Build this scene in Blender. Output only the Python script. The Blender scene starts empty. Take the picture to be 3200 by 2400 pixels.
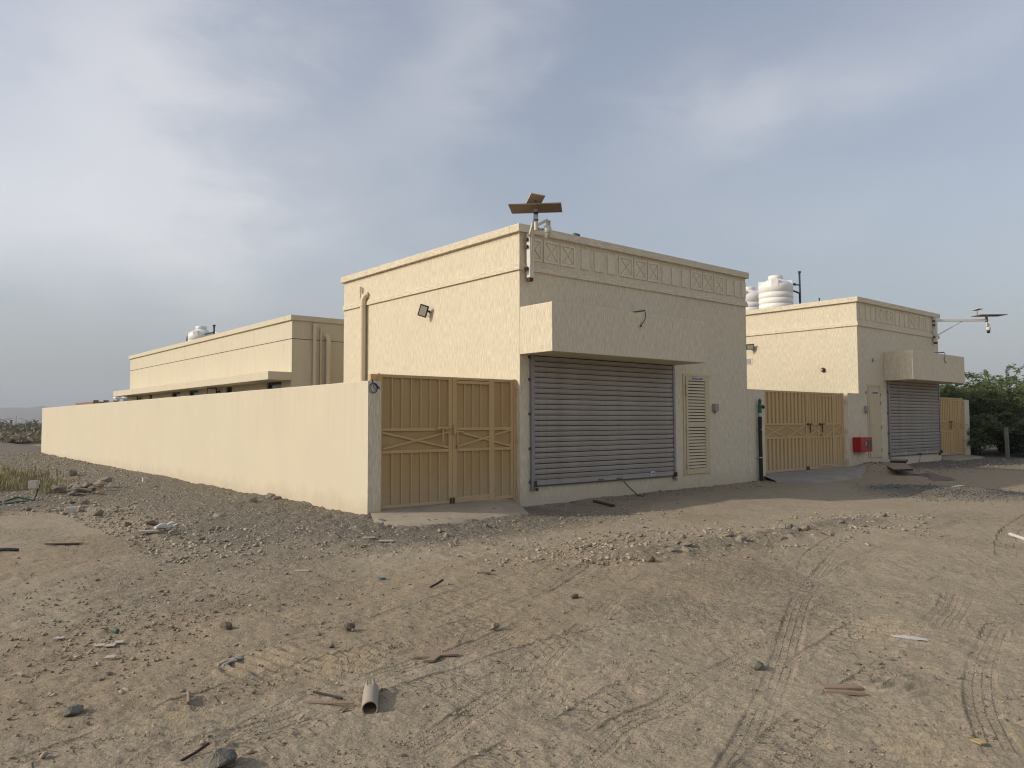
import bpy, bmesh, math, random
import numpy as np
from mathutils import Vector, Matrix
random.seed(7); rng = np.random.default_rng(11)
S = bpy.context.scene
COL = S.collection
R = math.radians

# ------------------------------------------------------------------ camera
CAM = (-6.640, -11.700, 1.600)
th, pit, rol = R(49.818), R(2.8654), R(-0.192)
F = Vector((math.cos(th), math.sin(th), 0)); R0 = Vector((math.sin(th), -math.cos(th), 0)); U = Vector((0, 0, 1))
fw = F*math.cos(pit) + U*math.sin(pit); up0 = U*math.cos(pit) - F*math.sin(pit)
rt = R0*math.cos(rol) + up0*math.sin(rol); up = up0*math.cos(rol) - R0*math.sin(rol)
cd = bpy.data.cameras.new('camera'); cam = bpy.data.objects.new('camera', cd); COL.objects.link(cam)
cam.matrix_world = Matrix(((rt.x, up.x, -fw.x, CAM[0]), (rt.y, up.y, -fw.y, CAM[1]), (rt.z, up.z, -fw.z, CAM[2]), (0, 0, 0, 1)))
cd.sensor_width = 36; cd.lens = 36*2408/3200.; cd.clip_start = .05; cd.clip_end = 20000
S.camera = cam

# ------------------------------------------------------------------ sky, sun, exposure
SUN = Vector((-1, .52, .58)).normalized()
w = bpy.data.worlds.new('World'); S.world = w; w.use_nodes = True
nt = w.node_tree; N = nt.nodes; LK = nt.links
bg = N['Background']; bg.inputs[1].default_value = .15
sky = N.new('ShaderNodeTexSky'); sky.sky_type = 'NISHITA'; sky.sun_disc = False
sky.sun_elevation = math.asin(SUN.z); sky.sun_rotation = math.atan2(SUN.x, SUN.y)
sky.air_density = 1.25; sky.dust_density = 2.4; sky.ozone_density = 1.6
def wm(op, a, b=None, c=None):
    n = N.new('ShaderNodeMath'); n.operation = op
    for i, v in enumerate((a, b, c)):
        if v is None: continue
        if isinstance(v, (int, float)): n.inputs[i].default_value = v
        else: LK.new(v, n.inputs[i])
    return n.outputs[0]
tc = N.new('ShaderNodeTexCoord'); sep = N.new('ShaderNodeSeparateXYZ'); LK.new(tc.outputs['Generated'], sep.inputs[0])
az = wm('ARCTAN2', sep.outputs[1], sep.outputs[0]); el = wm('ARCSINE', wm('MINIMUM', wm('MAXIMUM', sep.outputs[2], -1.), 1.))
def wnoise(scale, det, rough, dist=0., squash=2.2):
    m = N.new('ShaderNodeMapping'); LK.new(tc.outputs['Generated'], m.inputs[0]); m.inputs['Scale'].default_value = (1, 1, squash)
    n = N.new('ShaderNodeTexNoise'); LK.new(m.outputs[0], n.inputs['Vector'])
    n.inputs['Scale'].default_value = scale; n.inputs['Detail'].default_value = det; n.inputs['Roughness'].default_value = rough
    n.inputs['Distortion'].default_value = dist
    return n.outputs['Fac']
nA = wnoise(2.3, 5, .5); nB = wnoise(5.5, 6, .55, .3); nC = wnoise(1.1, 3, .5)
waz = wm('ADD', az, wm('MULTIPLY', wm('SUBTRACT', nB, .5), .35)); wel = wm('ADD', el, wm('MULTIPLY', wm('SUBTRACT', nA, .5), .22))
def bank(a0, e0, ra, re, rot, k):
    # one soft cloud bank: centre azimuth / elevation, half-widths (deg), tilt, density
    da = wm('SUBTRACT', waz, R(a0)); de = wm('SUBTRACT', wel, R(e0)); c, s = math.cos(R(rot)), math.sin(R(rot))
    u = wm('ADD', wm('MULTIPLY', da, c/R(ra)), wm('MULTIPLY', de, s/R(ra)))
    v = wm('SUBTRACT', wm('MULTIPLY', de, c/R(re)), wm('MULTIPLY', da, s/R(re)))
    q = wm('ADD', wm('MULTIPLY', u, u), wm('MULTIPLY', v, v))
    return wm('MULTIPLY', wm('EXPONENT', wm('MULTIPLY', q, -1.)), k)
tot = None
for b in [(76, 23, 9, 9, -10, .78), (88, 14, 13, 6, 5, .42), (70, 14.5, 13, 4.5, -10, .36), (53.5, 25, 5, 8.5, 35, .44), (34.5, 20.5, 6, 3.2, -22, .38),
          (25, 23, 10, 3.4, -14, .24), (60, 10, 20, 3.0, 4, .16), (30, 14, 12, 3, 0, .12), (122, 26, 25, 14, 0, .6), (-20, 30, 28, 12, -8, .6), (178, 28, 30, 14, 0, .6), (-70, 32, 26, 16, 10, .7), (-125, 26, 26, 14, -6, .7)]:  # last banks lie out of view, added to brighten the shaded fronts
    g = bank(*b); tot = g if tot is None else wm('ADD', tot, g)
gen = wm('MULTIPLY', wm('SUBTRACT', nC, .42), .7)
dens = wm('MINIMUM', wm('MAXIMUM', wm('ADD', wm('MULTIPLY', tot, wm('ADD', wm('MULTIPLY', nB, 1.1), .5)), wm('MULTIPLY', gen, .5)), 0.), .92)
cl = N.new('ShaderNodeMix'); cl.data_type = 'RGBA'; LK.new(dens, cl.inputs['Factor'])
hs = N.new('ShaderNodeHueSaturation'); hs.inputs['Hue'].default_value = .508; hs.inputs['Saturation'].default_value = .70; hs.inputs['Value'].default_value = .80
LK.new(sky.outputs[0], hs.inputs['Color'])
hz_ = N.new('ShaderNodeMix'); hz_.data_type = 'RGBA'
hfac = wm('ADD', .22, wm('MULTIPLY', wm('EXPONENT', wm('MULTIPLY', wm('MAXIMUM', el, 0.), -3.2)), .50))
LK.new(hfac, hz_.inputs['Factor']); LK.new(hs.outputs[0], hz_.inputs['A']); hz_.inputs['B'].default_value = (1.19, 1.30, 1.58, 1)
LK.new(hz_.outputs['Result'], cl.inputs['A']); cw = N.new('ShaderNodeMix'); cw.data_type = 'RGBA'; cw.blend_type = 'ADD'; cw.inputs['Factor'].default_value = .5; cw.inputs['A'].default_value = (1.66, 1.58, 1.62, 1)
hs2 = N.new('ShaderNodeHueSaturation'); hs2.inputs['Saturation'].default_value = .35; LK.new(sky.outputs[0], hs2.inputs['Color']); LK.new(hs2.outputs[0], cw.inputs['B']); LK.new(cw.outputs['Result'], cl.inputs['B'])
LK.new(cl.outputs['Result'], bg.inputs[0])

sd = bpy.data.lights.new('sun', 'SUN'); sun = bpy.data.objects.new('sun', sd); COL.objects.link(sun)
sd.energy = 2.0; sd.angle = R(.9); sd.color = (1, .895, .75)
sun.rotation_euler = SUN.to_track_quat('Z', 'Y').to_euler(); sun.location = (-20, 10, 20)
S.view_settings.view_transform = 'Standard'; S.view_settings.look = 'None'
S.view_settings.exposure = 0.56; S.view_settings.gamma = 1; S.view_settings.use_curve_mapping = False
S.render.engine = 'CYCLES'; S.cycles.use_denoising = True; S.cycles.denoising_prefilter = 'NONE'; S.cycles.denoising_input_passes = 'RGB_ALBEDO_NORMAL'; S.cycles.filter_width = 1.15; S.cycles.max_bounces = 8; S.cycles.sample_clamp_indirect = 4

# ------------------------------------------------------------------ material helpers
class Mat:
    def __init__(s, name, col=(.5, .5, .5), rough=.8, metal=0., spec=.3):
        s.m = bpy.data.materials.new(name); s.m.use_nodes = True; s.nt = s.m.node_tree; s.N = s.nt.nodes
        s.b = s.N['Principled BSDF']; s.b.inputs['Base Color'].default_value = (*col, 1); s.b.inputs['Roughness'].default_value = rough
        s.b.inputs['Metallic'].default_value = metal; s.b.inputs['Specular IOR Level'].default_value = spec
        s.col = None; s.tc = s.N.new('ShaderNodeTexCoord'); s.bump_prev = None
    def link(s, a, b): s.nt.links.new(a, b)
    def node(s, t, **k):
        n = s.N.new(t)
        for a, v in k.items(): setattr(n, a, v)
        return n
    def math(s, op, a, b=None, c=None):
        n = s.node('ShaderNodeMath', operation=op)
        for i, v in enumerate((a, b, c)):
            if v is None: continue
            if isinstance(v, (int, float)): n.inputs[i].default_value = v
            else: s.link(v, n.inputs[i])
        return n.outputs[0]
    def noise(s, scale=(1, 1, 1), sc=1., det=4, rough=.55, dist=0., coord='Object'):
        m = s.node('ShaderNodeMapping'); s.link(s.tc.outputs[coord], m.inputs[0]); m.inputs['Scale'].default_value = scale
        n = s.node('ShaderNodeTexNoise'); s.link(m.outputs[0], n.inputs['Vector']); n.inputs['Scale'].default_value = sc
        n.inputs['Detail'].default_value = det; n.inputs['Roughness'].default_value = rough; n.inputs['Distortion'].default_value = dist
        return n.outputs['Fac']
    def ramp(s, f, a, b):
        n = s.node('ShaderNodeMapRange'); n.clamp = True; s.link(f, n.inputs[0]); n.inputs[1].default_value = a; n.inputs[2].default_value = b
        return n.outputs[0]
    def mix(s, fac, a, b, bt='MIX'):
        n = s.node('ShaderNodeMix', data_type='RGBA', blend_type=bt)
        for k, v in (('Factor', fac), ('A', a), ('B', b)):
            i = n.inputs[k]
            if isinstance(v, (int, float)): i.default_value = v
            elif isinstance(v, tuple): i.default_value = (*v, 1) if len(v) == 3 else v
            else: s.link(v, i)
        return n.outputs['Result']
    def setcol(s, c): s.link(c, s.b.inputs['Base Color']); return s
    def bump(s, h, strength=.5, dist=.01):
        n = s.node('ShaderNodeBump'); n.inputs['Strength'].default_value = strength; n.inputs['Distance'].default_value = dist
        s.link(h, n.inputs['Height'])
        if s.bump_prev is not None: s.link(s.bump_prev, n.inputs['Normal'])
        s.bump_prev = n.outputs[0]; s.link(n.outputs[0], s.b.inputs['Normal']); return s

def plaster(name, col, streak, strength, dist, amp=.16):
    m = Mat(name, col, .92, 0, .15)
    st = m.noise(streak, 1., 3, .55, 0.); big = m.noise((1, 1, 1), .7, 4, .6); sm = m.noise((1, 1, .25), 4, 4, .6)
    dark = tuple(c*(1-amp*1.6) for c in col); lite = tuple(min(1, c*(1+amp*.45)) for c in col)
    st2 = m.noise((streak[0]*.5, streak[1]*.5, streak[2]*.38), 1., 2, .5)
    c = m.mix(m.ramp(st, .33, .66), dark, lite); c = m.mix(m.math('MULTIPLY', m.ramp(st2, .50, .68), .45), c, dark)
    c = m.mix(m.ramp(big, .3, .75), c, tuple(x*.93 for x in col), 'MIX') if False else c
    c = m.mix(m.math('MULTIPLY', m.ramp(sm, .45, .8), .22), c, tuple(x*.80 for x in col))
    c = m.mix(m.math('MULTIPLY', m.ramp(big, .5, .8), .18), c, tuple(x*.82 for x in (col[0], col[1], col[2]*1.03)))
    z = m.node('ShaderNodeSeparateXYZ'); m.link(m.tc.outputs['Object'], z.inputs[0]); rag = m.noise((1, 1, 1), 2.4, 5, .7)
    c = m.mix(m.math('MULTIPLY', m.ramp(m.math('ADD', z.outputs[2], m.math('MULTIPLY', rag, .8)), .85, .35), .5), c, (.46, .37, .26))
    drip = m.math('MULTIPLY', m.ramp(m.noise((4, 4, .25), 1.7, 5, .65), .54, .74), m.ramp(m.math('ADD', z.outputs[2], m.math('MULTIPLY', big, 1.5)), 4.2, 6.0))
    c = m.mix(m.math('MULTIPLY', drip, .30), c, (.40, .345, .27)); c = m.mix(m.math('MULTIPLY', m.ramp(m.noise((1, 1, .4), .9, 5, .65, .5), .54, .72), .16), c, (.50, .42, .31))
    m.setcol(c); m.bump(st, strength, dist); return m.m
WALL = (.725, .638, .478)
M = {}
M['rough_v'] = plaster('rough_plaster_vertical', WALL, (78, 78, 6.), .38, .008, .19)
M['rough_h'] = plaster('rough_plaster_horizontal', WALL, (9, 9, 85), .4, .007, .18)
M['relief'] = plaster('rough_plaster_relief', WALL, (70, 70, 20), .35, .006, .12)
def smooth():
    m = Mat('smooth_plaster', (.595, .535, .405), .9, 0, .15)
    a = m.noise((1, 1, .18), 1.3, 5, .6, .6); b = m.noise((1, 1, 1), .35, 4, .55); c = m.noise((1, 1, 1), 40, 3, .6); z = m.node('ShaderNodeSeparateXYZ'); m.link(m.tc.outputs['Object'], z.inputs[0])
    col = m.mix(m.math('MULTIPLY', m.ramp(a, .45, .75), .30), (.595, .535, .405), (.535, .475, .36))
    col = m.mix(m.math('MULTIPLY', m.ramp(b, .45, .7), .35), col, (.59, .505, .375))
    # dust splashed up from the ground, ragged upper edge
    d = m.ramp(m.math('ADD', z.outputs[2], m.math('MULTIPLY', m.noise((1, 1, 1), 2.2, 5, .7), .8)), .80, .34)
    col = m.mix(m.math('MULTIPLY', d, .6), col, (.43, .34, .235))
    drip = m.math('MULTIPLY', m.ramp(m.noise((5, 5, .35), 1.6, 5, .65), .52, .74), m.ramp(m.math('ADD', z.outputs[2], m.math('MULTIPLY', a, .9)), 1.5, 2.9)); col = m.mix(m.math('MULTIPLY', drip, .42), col, (.40, .36, .29))
    pt = m.noise((1, 1, 1), .8, 2, .4, .8); col = m.mix(m.math('MULTIPLY', m.ramp(pt, .56, .60), .10), col, (.50, .44, .35))
    m.setcol(col); m.bump(c, .12, .004); m.bump(b, .35, .05); return m.m
M['smooth'] = smooth()
def paint(name, col, rough=.45, wear=.25, grime=(.12, .09, .06), spec=.4, metal=0.):
    # wear in blotches, faded runs, and (added below for the gates) rust specks
    m = Mat(name, col, rough, metal, spec)
    a = m.noise((1, 1, 1), 3, 6, .65); b = m.noise((8, 8, .8), 1.2, 4, .6)
    c = m.mix(m.math('MULTIPLY', m.ramp(a, .5, .85), wear), col, grime)
    c = m.mix(m.math('MULTIPLY', m.ramp(b, .5, .8), wear*.6), c, tuple(x*.72 for x in col))
    if 'gate' in name: c = m.mix(m.math('MULTIPLY', m.ramp(m.noise((1, 1, .5), 11, 6, .7), .64, .74), .7), c, (.13, .06, .03)); c = m.mix(m.math('MULTIPLY', m.ramp(m.noise((1, 1, .6), 1.1, 5, .6), .42, .75), .35), c, (.50, .39, .25)); gp = m.node('ShaderNodeNewGeometry'); gs = m.node('ShaderNodeSeparateXYZ'); m.link(gp.outputs['Position'], gs.inputs[0]); c = m.mix(m.math('MULTIPLY', m.ramp(m.math('ADD', gs.outputs[2], m.math('MULTIPLY', a, .7)), 1.15, .45), .55), c, (.44, .35, .24))
    m.setcol(c); m.bump(m.noise((1, 1, 1), 25, 3, .5), .06, .004)
    m.link(m.math('ADD', m.math('MULTIPLY', a, .25), rough-.1), m.b.inputs['Roughness']); return m.m
M['gate'] = paint('ochre_gate_paint', (.53, .355, .15), .55, .22, (.24, .145, .06))
M['gate_sheet'] = paint('ochre_gate_sheet', (.42, .275, .11), .6, .25, (.24, .14, .06))
M['gate_groove'] = paint('ochre_gate_groove', (.26, .16, .07), .7, .35, (.14, .085, .04))  # shade and dirt between the ribs, put into a darker ochre
M['door'] = paint('cream_door_paint', (.56, .465, .30), .5, .18, (.25, .20, .13))
M['pipe_cream'] = paint('cream_pipe_paint', (.66, .56, .39), .5, .15, (.4, .33, .22))
M['white_metal'] = paint('white_metal_paint', (.66, .62, .55), .45, .28, (.3, .22, .14))
M['black_metal'] = paint('black_metal', (.012, .012, .013), .45, .1, (.05, .045, .04))
M['dark_steel'] = paint('dark_steel', (.10, .10, .105), .5, .4, (.10, .06, .035), .5, .6)
M['guide'] = paint('grey_guide_rail', (.27, .26, .255), .45, .35, (.08, .06, .05), .5, .5)
M['slat_shade'] = paint('slat_groove_shade', (.085, .075, .062), .9, .3, (.05, .04, .03))  # recess faces between slats: the shade line is put into this dark colour
M['rust'] = paint('rusty_iron', (.10, .045, .025), .8, .5, (.03, .02, .015))
M['red'] = paint('red_cabinet_paint', (.36, .010, .012), .35, .18, (.16, .01, .01))
M['green_dark'] = paint('dark_green_pipe', (.012, .045, .035), .5, .2, (.02, .03, .03))
M['green'] = paint('green_cast_paint', (.012, .10, .055), .4, .25, (.02, .05, .03))
M['black_rubber'] = paint('black_pipe_lagging', (.012, .012, .013), .6, .2, (.06, .05, .045))
M['brass'] = paint('brass', (.45, .33, .12), .35, .3, (.15, .1, .05), .5, .8)
M['steel'] = paint('bright_steel', (.5, .5, .5), .35, .3, (.2, .18, .15), .5, .9)
M['blue_tape'] = paint('blue_tape', (.02, .085, .24), .4, .1, (.02, .04, .08))
M['blue_wire'] = paint('blue_wire', (.015, .03, .14), .4, .1)
M['green_wire'] = paint('green_wire', (.012, .07, .055), .5, .2)
M['grey_plastic'] = paint('grey_plastic', (.33, .31, .27), .5, .2)
M['panel_under'] = paint('brown_panel_underside', (.20, .125, .075), .6, .6, (.08, .05, .03))
M['panel_small'] = paint('pale_panel_underside', (.66, .49, .30), .5, .3, (.4, .29, .18))
M['solar'] = paint('solar_cells', (.01, .015, .04), .15, .1, (.05, .05, .06), .6)
M['lens'] = paint('lamp_lens', (.44, .41, .34), .25, .15, (.3, .27, .2), .5)
M['glass'] = paint('dark_window_glass', (.012, .013, .014), .08, .05, (.02, .02, .02), .6)
M['sign_white'] = paint('white_sign_plate', (.60, .60, .62), .4, .1)
M['sign_ink'] = paint('dark_sign_lettering', (.012, .012, .03), .5, .0)
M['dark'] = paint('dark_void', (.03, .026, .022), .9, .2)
M['bottle'] = paint('green_plastic', (.085, .125, .095), .7, .2, (.12, .11, .07))
M['wood'] = paint('weathered_board', (.26, .19, .135), .85, .4, (.15, .105, .07))
M['wood_dark'] = paint('dark_board_edge', (.045, .03, .022), .8, .3, (.09, .06, .04))
M['paper'] = paint('pale_paper', (.44, .39, .31), .8, .2, (.35, .29, .2))
M['white_waste'] = paint('white_plaster_waste', (.52, .50, .46), .85, .45, (.3, .26, .2))
M['cloth'] = paint('dirty_cloth', (.17, .13, .105), .95, .5, (.03, .025, .02))
M['teal'] = paint('teal_plastic', (.05, .15, .15), .6, .2)
M['yellow'] = paint('yellow_plastic', (.42, .31, .13), .7, .2)
M['pvc'] = paint('dusty_grey_pvc', (.33, .28, .215), .7, .35, (.24, .19, .135))
M['bell'] = paint('dark_red_bell', (.10, .028, .02), .4, .2)
M['brick'] = paint('brown_masonry', (.25, .15, .10), .9, .3)
def shutter():
    m = Mat('galvanised_shutter', (.25, .24, .235), .7, .05, .25)
    a = m.noise((.5, 1, 9), 1.5, 6, .65); b = m.noise((1, 1, 1), 2.2, 5, .6); c = m.noise((6, 6, 1.2), 1.6, 5, .7)
    col = m.mix(m.ramp(a, .3, .75), (.32, .29, .25), (.455, .42, .37))
    col = m.mix(m.math('MULTIPLY', m.ramp(b, .45, .75), .45), col, (.23, .19, .15))
    col = m.mix(m.math('MULTIPLY', m.ramp(c, .60, .78), .5), col, (.17, .13, .10))
    oi = m.node('ShaderNodeObjectInfo'); col = m.mix(m.math('MULTIPLY', oi.outputs['Random'], .22), col, (.20, .175, .15))
    m.setcol(col); m.link(m.math('ADD', m.math('MULTIPLY', a, .3), .5), m.b.inputs['Roughness']); m.bump(a, .08, .004); return m.m
M['shutter'] = shutter()
def tank():
    m = Mat('white_tank_plastic', (.76, .74, .70), .4, 0, .4); a = m.noise((3, 3, .5), 1.5, 5, .6)
    m.setcol(m.mix(m.math('MULTIPLY', m.ramp(a, .45, .8), .3), (.78, .76, .72), (.56, .52, .45))); return m.m
M['tank'] = tank()
def concrete(name, col, dark):
    m = Mat(name, col, .9, 0, .2); a = m.noise((1, 1, 1), 1.6, 7, .62, .4); b = m.noise((1, 1, 1), 14, 5, .65); c = m.noise((1, 3, 1), 3.5, 4, .6, 1.)
    k = m.mix(m.ramp(a, .35, .7), col, dark); k = m.mix(m.math('MULTIPLY', m.ramp(b, .5, .8), .35), k, tuple(x*.6 for x in dark)); k = m.mix(m.math('MULTIPLY', m.ramp(c, .5, .7), .3), k, tuple(min(1, x*1.25) for x in col))
    m.setcol(k); m.bump(b, .25, .01); m.bump(a, .3, .03); return m.m
M['concrete'] = concrete('worn_concrete', (.40, .335, .25), (.30, .255, .195))
M['concrete_grey'] = concrete('grey_concrete', (.33, .30, .25), (.24, .215, .18))
M['roof'] = concrete('roof_screed', (.38, .34, .28), (.28, .25, .2))
M['post'] = concrete('fence_post_concrete', (.20, .20, .16), (.13, .14, .11))
def stone(name, attr=False):
    m = Mat(name, (.24, .21, .17), .92, 0, .2)
    oi = m.node('ShaderNodeObjectInfo'); a = m.noise((1, 1, 1), 9, 6, .65); b = m.noise((1, 1, 1), 55, 4, .7)
    if attr:
        at = m.node('ShaderNodeAttribute', attribute_name='tint'); base = at.outputs['Color']
    else:
        cr = m.node('ShaderNodeValToRGB'); m.link(oi.outputs['Random'], cr.inputs[0]); e = cr.color_ramp.elements
        e[0].color = (.20, .185, .155, 1); e[1].color = (.36, .29, .21, 1)
        for p, c in ((.25, (.165, .155, .135, 1)), (.5, (.27, .235, .185, 1)), (.75, (.245, .19, .135, 1))):
            q = e.new(p); q.color = c
        base = cr.outputs[0]
    k = m.mix(m.math('MULTIPLY', m.ramp(a, .35, .75), .5), base, (.34, .275, .195)); k = m.mix(m.math('MULTIPLY', m.ramp(b, .5, .8), .3), k, (.12, .105, .085))
    m.setcol(k); m.bump(a, .5, .02); m.bump(b, .4, .006); return m.m
M['stone'] = stone('loose_stone'); M['gravel'] = stone('fine_gravel', True)
def fixed_stone(name, c1, c2):
    m = Mat(name, c1, .92, 0, .2); a = m.noise((1, 1, 1), 8, 6, .65); b = m.noise((1, 1, 1), 45, 4, .7)
    k = m.mix(m.ramp(a, .35, .7), c1, c2); k = m.mix(m.math('MULTIPLY', m.ramp(b, .5, .8), .35), k, tuple(x*.55 for x in c1)); m.setcol(k); m.bump(a, .6, .025); m.bump(b, .4, .006); return m.m
M['stone_green'] = fixed_stone('grey_green_rock', (.165, .165, .135), (.27, .245, .19))
M['stone_dark'] = fixed_stone('dark_brown_rock', (.13, .10, .075), (.235, .185, .13))
M['stone_pale'] = fixed_stone('pale_grey_rock', (.27, .24, .19), (.35, .29, .215))
def foliage(name, c1, c2, tr=.25):
    m = Mat(name, c1, .6, 0, .3); at = m.node('ShaderNodeAttribute', attribute_name='tint')
    k = m.mix(at.outputs['Fac'], c1, c2); m.setcol(k)
    t = m.node('ShaderNodeBsdfTranslucent'); m.link(k, t.inputs[0]); mx = m.node('ShaderNodeMixShader'); mx.inputs[0].default_value = tr
    o = m.N['Material Output']; m.link(m.b.outputs[0], mx.inputs[1]); m.link(t.outputs[0], mx.inputs[2]); m.link(mx.outputs[0], o.inputs[0]); return m.m
M['leaf'] = foliage('acacia_leaf', (.085, .12, .045), (.215, .255, .10), .42)
M['scrub'] = foliage('grey_scrub', (.20, .165, .115), (.34, .285, .20), .25)
M['scrub_green'] = foliage('dull_green_scrub', (.12, .12, .07), (.24, .22, .14), .25)
M['grass'] = foliage('dry_grass_blade', (.19, .165, .085), (.36, .31, .17), .2)
M['bark'] = paint('grey_brown_bark', (.11, .085, .06), .9, .4)
M['hill'] = fixed_stone('bare_hill_rock', (.15, .13, .11), (.22, .19, .15))

# ------------------------------------------------------------------ mesh helpers
ROOT = {}
def tag(o, label=None, cat=None, group=None, kind=None):
    if label: o['label'] = label
    if cat: o['category'] = cat
    if group: o['group'] = group
    if kind: o['kind'] = kind
    return o
def empty(name, loc, label=None, cat=None, group=None):
    o = bpy.data.objects.new(name, None); COL.objects.link(o); o.location = loc; o.empty_display_size = .2
    ROOT[o] = Vector(loc); return tag(o, label, cat, group)
class MB:
    def __init__(s): s.v = []; s.f = []; s.mi = []; s.sm = []
    def add(s, vs, fs, mi=0, smooth=False):
        o = len(s.v); s.v += [tuple(v) for v in vs]; s.f += [tuple(i+o for i in f) for f in fs]; s.mi += [mi]*len(fs); s.sm += [smooth]*len(fs); return s
    def box(s, x0, x1, y0, y1, z0, z1, mi=0):
        v = [(x, y, z) for z in (z0, z1) for y in (y0, y1) for x in (x0, x1)]
        return s.add(v, [(0, 2, 3, 1), (4, 5, 7, 6), (0, 1, 5, 4), (2, 6, 7, 3), (0, 4, 6, 2), (1, 3, 7, 5)], mi)
    def obox(s, c, ax, ay, az, mi=0):
        c = Vector(c); ax, ay, az = Vector(ax), Vector(ay), Vector(az)
        v = [c + ax*i + ay*j + az*k for k in (-1, 1) for j in (-1, 1) for i in (-1, 1)]
        return s.add(v, [(0, 2, 3, 1), (4, 5, 7, 6), (0, 1, 5, 4), (2, 6, 7, 3), (0, 4, 6, 2), (1, 3, 7, 5)], mi)
    def bar(s, a, b, wd, ht, mi=0, upv=(0, 0, 1)):
        a, b = Vector(a), Vector(b); d = (b-a); n = d.normalized(); sx = n.cross(Vector(upv))
        if sx.length < 1e-4: sx = n.cross(Vector((1, 0, 0)))
        sx.normalize(); sy = sx.cross(n)
        return s.obox((a+b)/2, d/2, sx*wd/2, sy*ht/2, mi)
    def tube(s, pts, r, n=10, mi=0, caps=True, smooth=True):
        pts = [Vector(p) for p in pts]; rr = r if isinstance(r, (list, tuple)) else [r]*len(pts)
        vs = []; prev = None
        for i, p in enumerate(pts):
            t = (pts[min(i+1, len(pts)-1)] - pts[max(i-1, 0)]).normalized()
            if prev is None:
                a = t.cross(Vector((0, 0, 1)))
                if a.length < .05: a = t.cross(Vector((1, 0, 0)))
            else: a = prev - t*prev.dot(t)
            a.normalize(); prev = a; b = t.cross(a)
            vs += [p + (a*math.cos(2*math.pi*k/n) + b*math.sin(2*math.pi*k/n))*rr[i] for k in range(n)]
        fs = [(i*n+k, i*n+(k+1) % n, (i+1)*n+(k+1) % n, (i+1)*n+k) for i in range(len(pts)-1) for k in range(n)]
        s.add(vs, fs, mi, smooth)
        if caps: s.add(vs[:n], [tuple(range(n-1, -1, -1))], mi); s.add(vs[-n:], [tuple(range(n))], mi)
        return s
    def lathe(s, prof, c=(0, 0, 0), n=32, mi=0, smooth=True):
        vs = [(c[0]+r*math.cos(2*math.pi*k/n), c[1]+r*math.sin(2*math.pi*k/n), c[2]+z) for r, z in prof for k in range(n)]
        fs = [(i*n+k, i*n+(k+1) % n, (i+1)*n+(k+1) % n, (i+1)*n+k) for i in range(len(prof)-1) for k in range(n)]
        s.add(vs, fs, mi, smooth); s.add(vs[-n:], [tuple(range(n))], mi); s.add(vs[:n], [tuple(range(n-1, -1, -1))], mi); return s
    def prism(s, poly, z0, z1, mi=0):
        # poly: list of (x,y) counter-clockwise; z1 may be a function of (x,y)
        n = len(poly); g = z1 if callable(z1) else (lambda x, y: z1)
        v = [(x, y, z0) for x, y in poly] + [(x, y, g(x, y)) for x, y in poly]
        return s.add(v, [tuple(range(n-1, -1, -1)), tuple(range(n, 2*n))] + [(i, (i+1) % n, n+(i+1) % n, n+i) for i in range(n)], mi)
    def mesh(s, name, mats, off=(0, 0, 0)):
        me = bpy.data.meshes.new(name); ox, oy, oz = off
        me.from_pydata([(x-ox, y-oy, z-oz) for x, y, z in s.v], [], s.f)
        for m in (mats if isinstance(mats, (list, tuple)) else [mats]): me.materials.append(M[m] if isinstance(m, str) else m)
        me.polygons.foreach_set('material_index', s.mi); me.polygons.foreach_set('use_smooth', s.sm); me.update(); return me
    def build(s, name, mats, parent=None, bevel=0, loc=None):
        off = ROOT[parent] if parent is not None else Vector(loc or (0, 0, 0))
        me = s.mesh(name, mats, off); o = bpy.data.objects.new(name, me); COL.objects.link(o)
        if parent is not None: o.parent = parent
        else: o.location = off
        ROOT[o] = off
        if bevel:
            b = o.modifiers.new('bevel', 'BEVEL'); b.width = bevel; b.segments = 2; b.limit_method = 'ANGLE'; b.angle_limit = R(40); b.harden_normals = False
        return o
def part(name, me, parent, loc):
    # an object sharing mesh data, placed at a world position under its (unrotated) parent
    o = bpy.data.objects.new(name, me); COL.objects.link(o); o.parent = parent; o.location = Vector(loc) - ROOT[parent]; ROOT[o] = Vector(loc); return o
def text_into(mb, txt, c, wdt, hgt, mi):
    # lettering on the plane facing -Y, its centre at c, squeezed into wdt x hgt
    cu = bpy.data.curves.new('lettering', 'FONT'); cu.body = txt; cu.size = 1; cu.resolution_u = 2; cu.offset = .045; cu.extrude = .0
    ob = bpy.data.objects.new('lettering', cu); COL.objects.link(ob); dg = bpy.context.evaluated_depsgraph_get(); dg.update()
    me = bpy.data.meshes.new_from_object(ob.evaluated_get(dg)); co = np.array([v.co[:] for v in me.vertices])
    lo, hi = co.min(0), co.max(0); sx = wdt/(hi[0]-lo[0]); sz = hgt/(hi[1]-lo[1]); mid = (lo+hi)/2
    mb.add([(c[0]+(p[0]-mid[0])*sx, c[1], c[2]+(p[1]-mid[1])*sz) for p in co], [tuple(p.vertices) for p in me.polygons], mi)
    bpy.data.objects.remove(ob); bpy.data.curves.remove(cu); bpy.data.meshes.remove(me)

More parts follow.
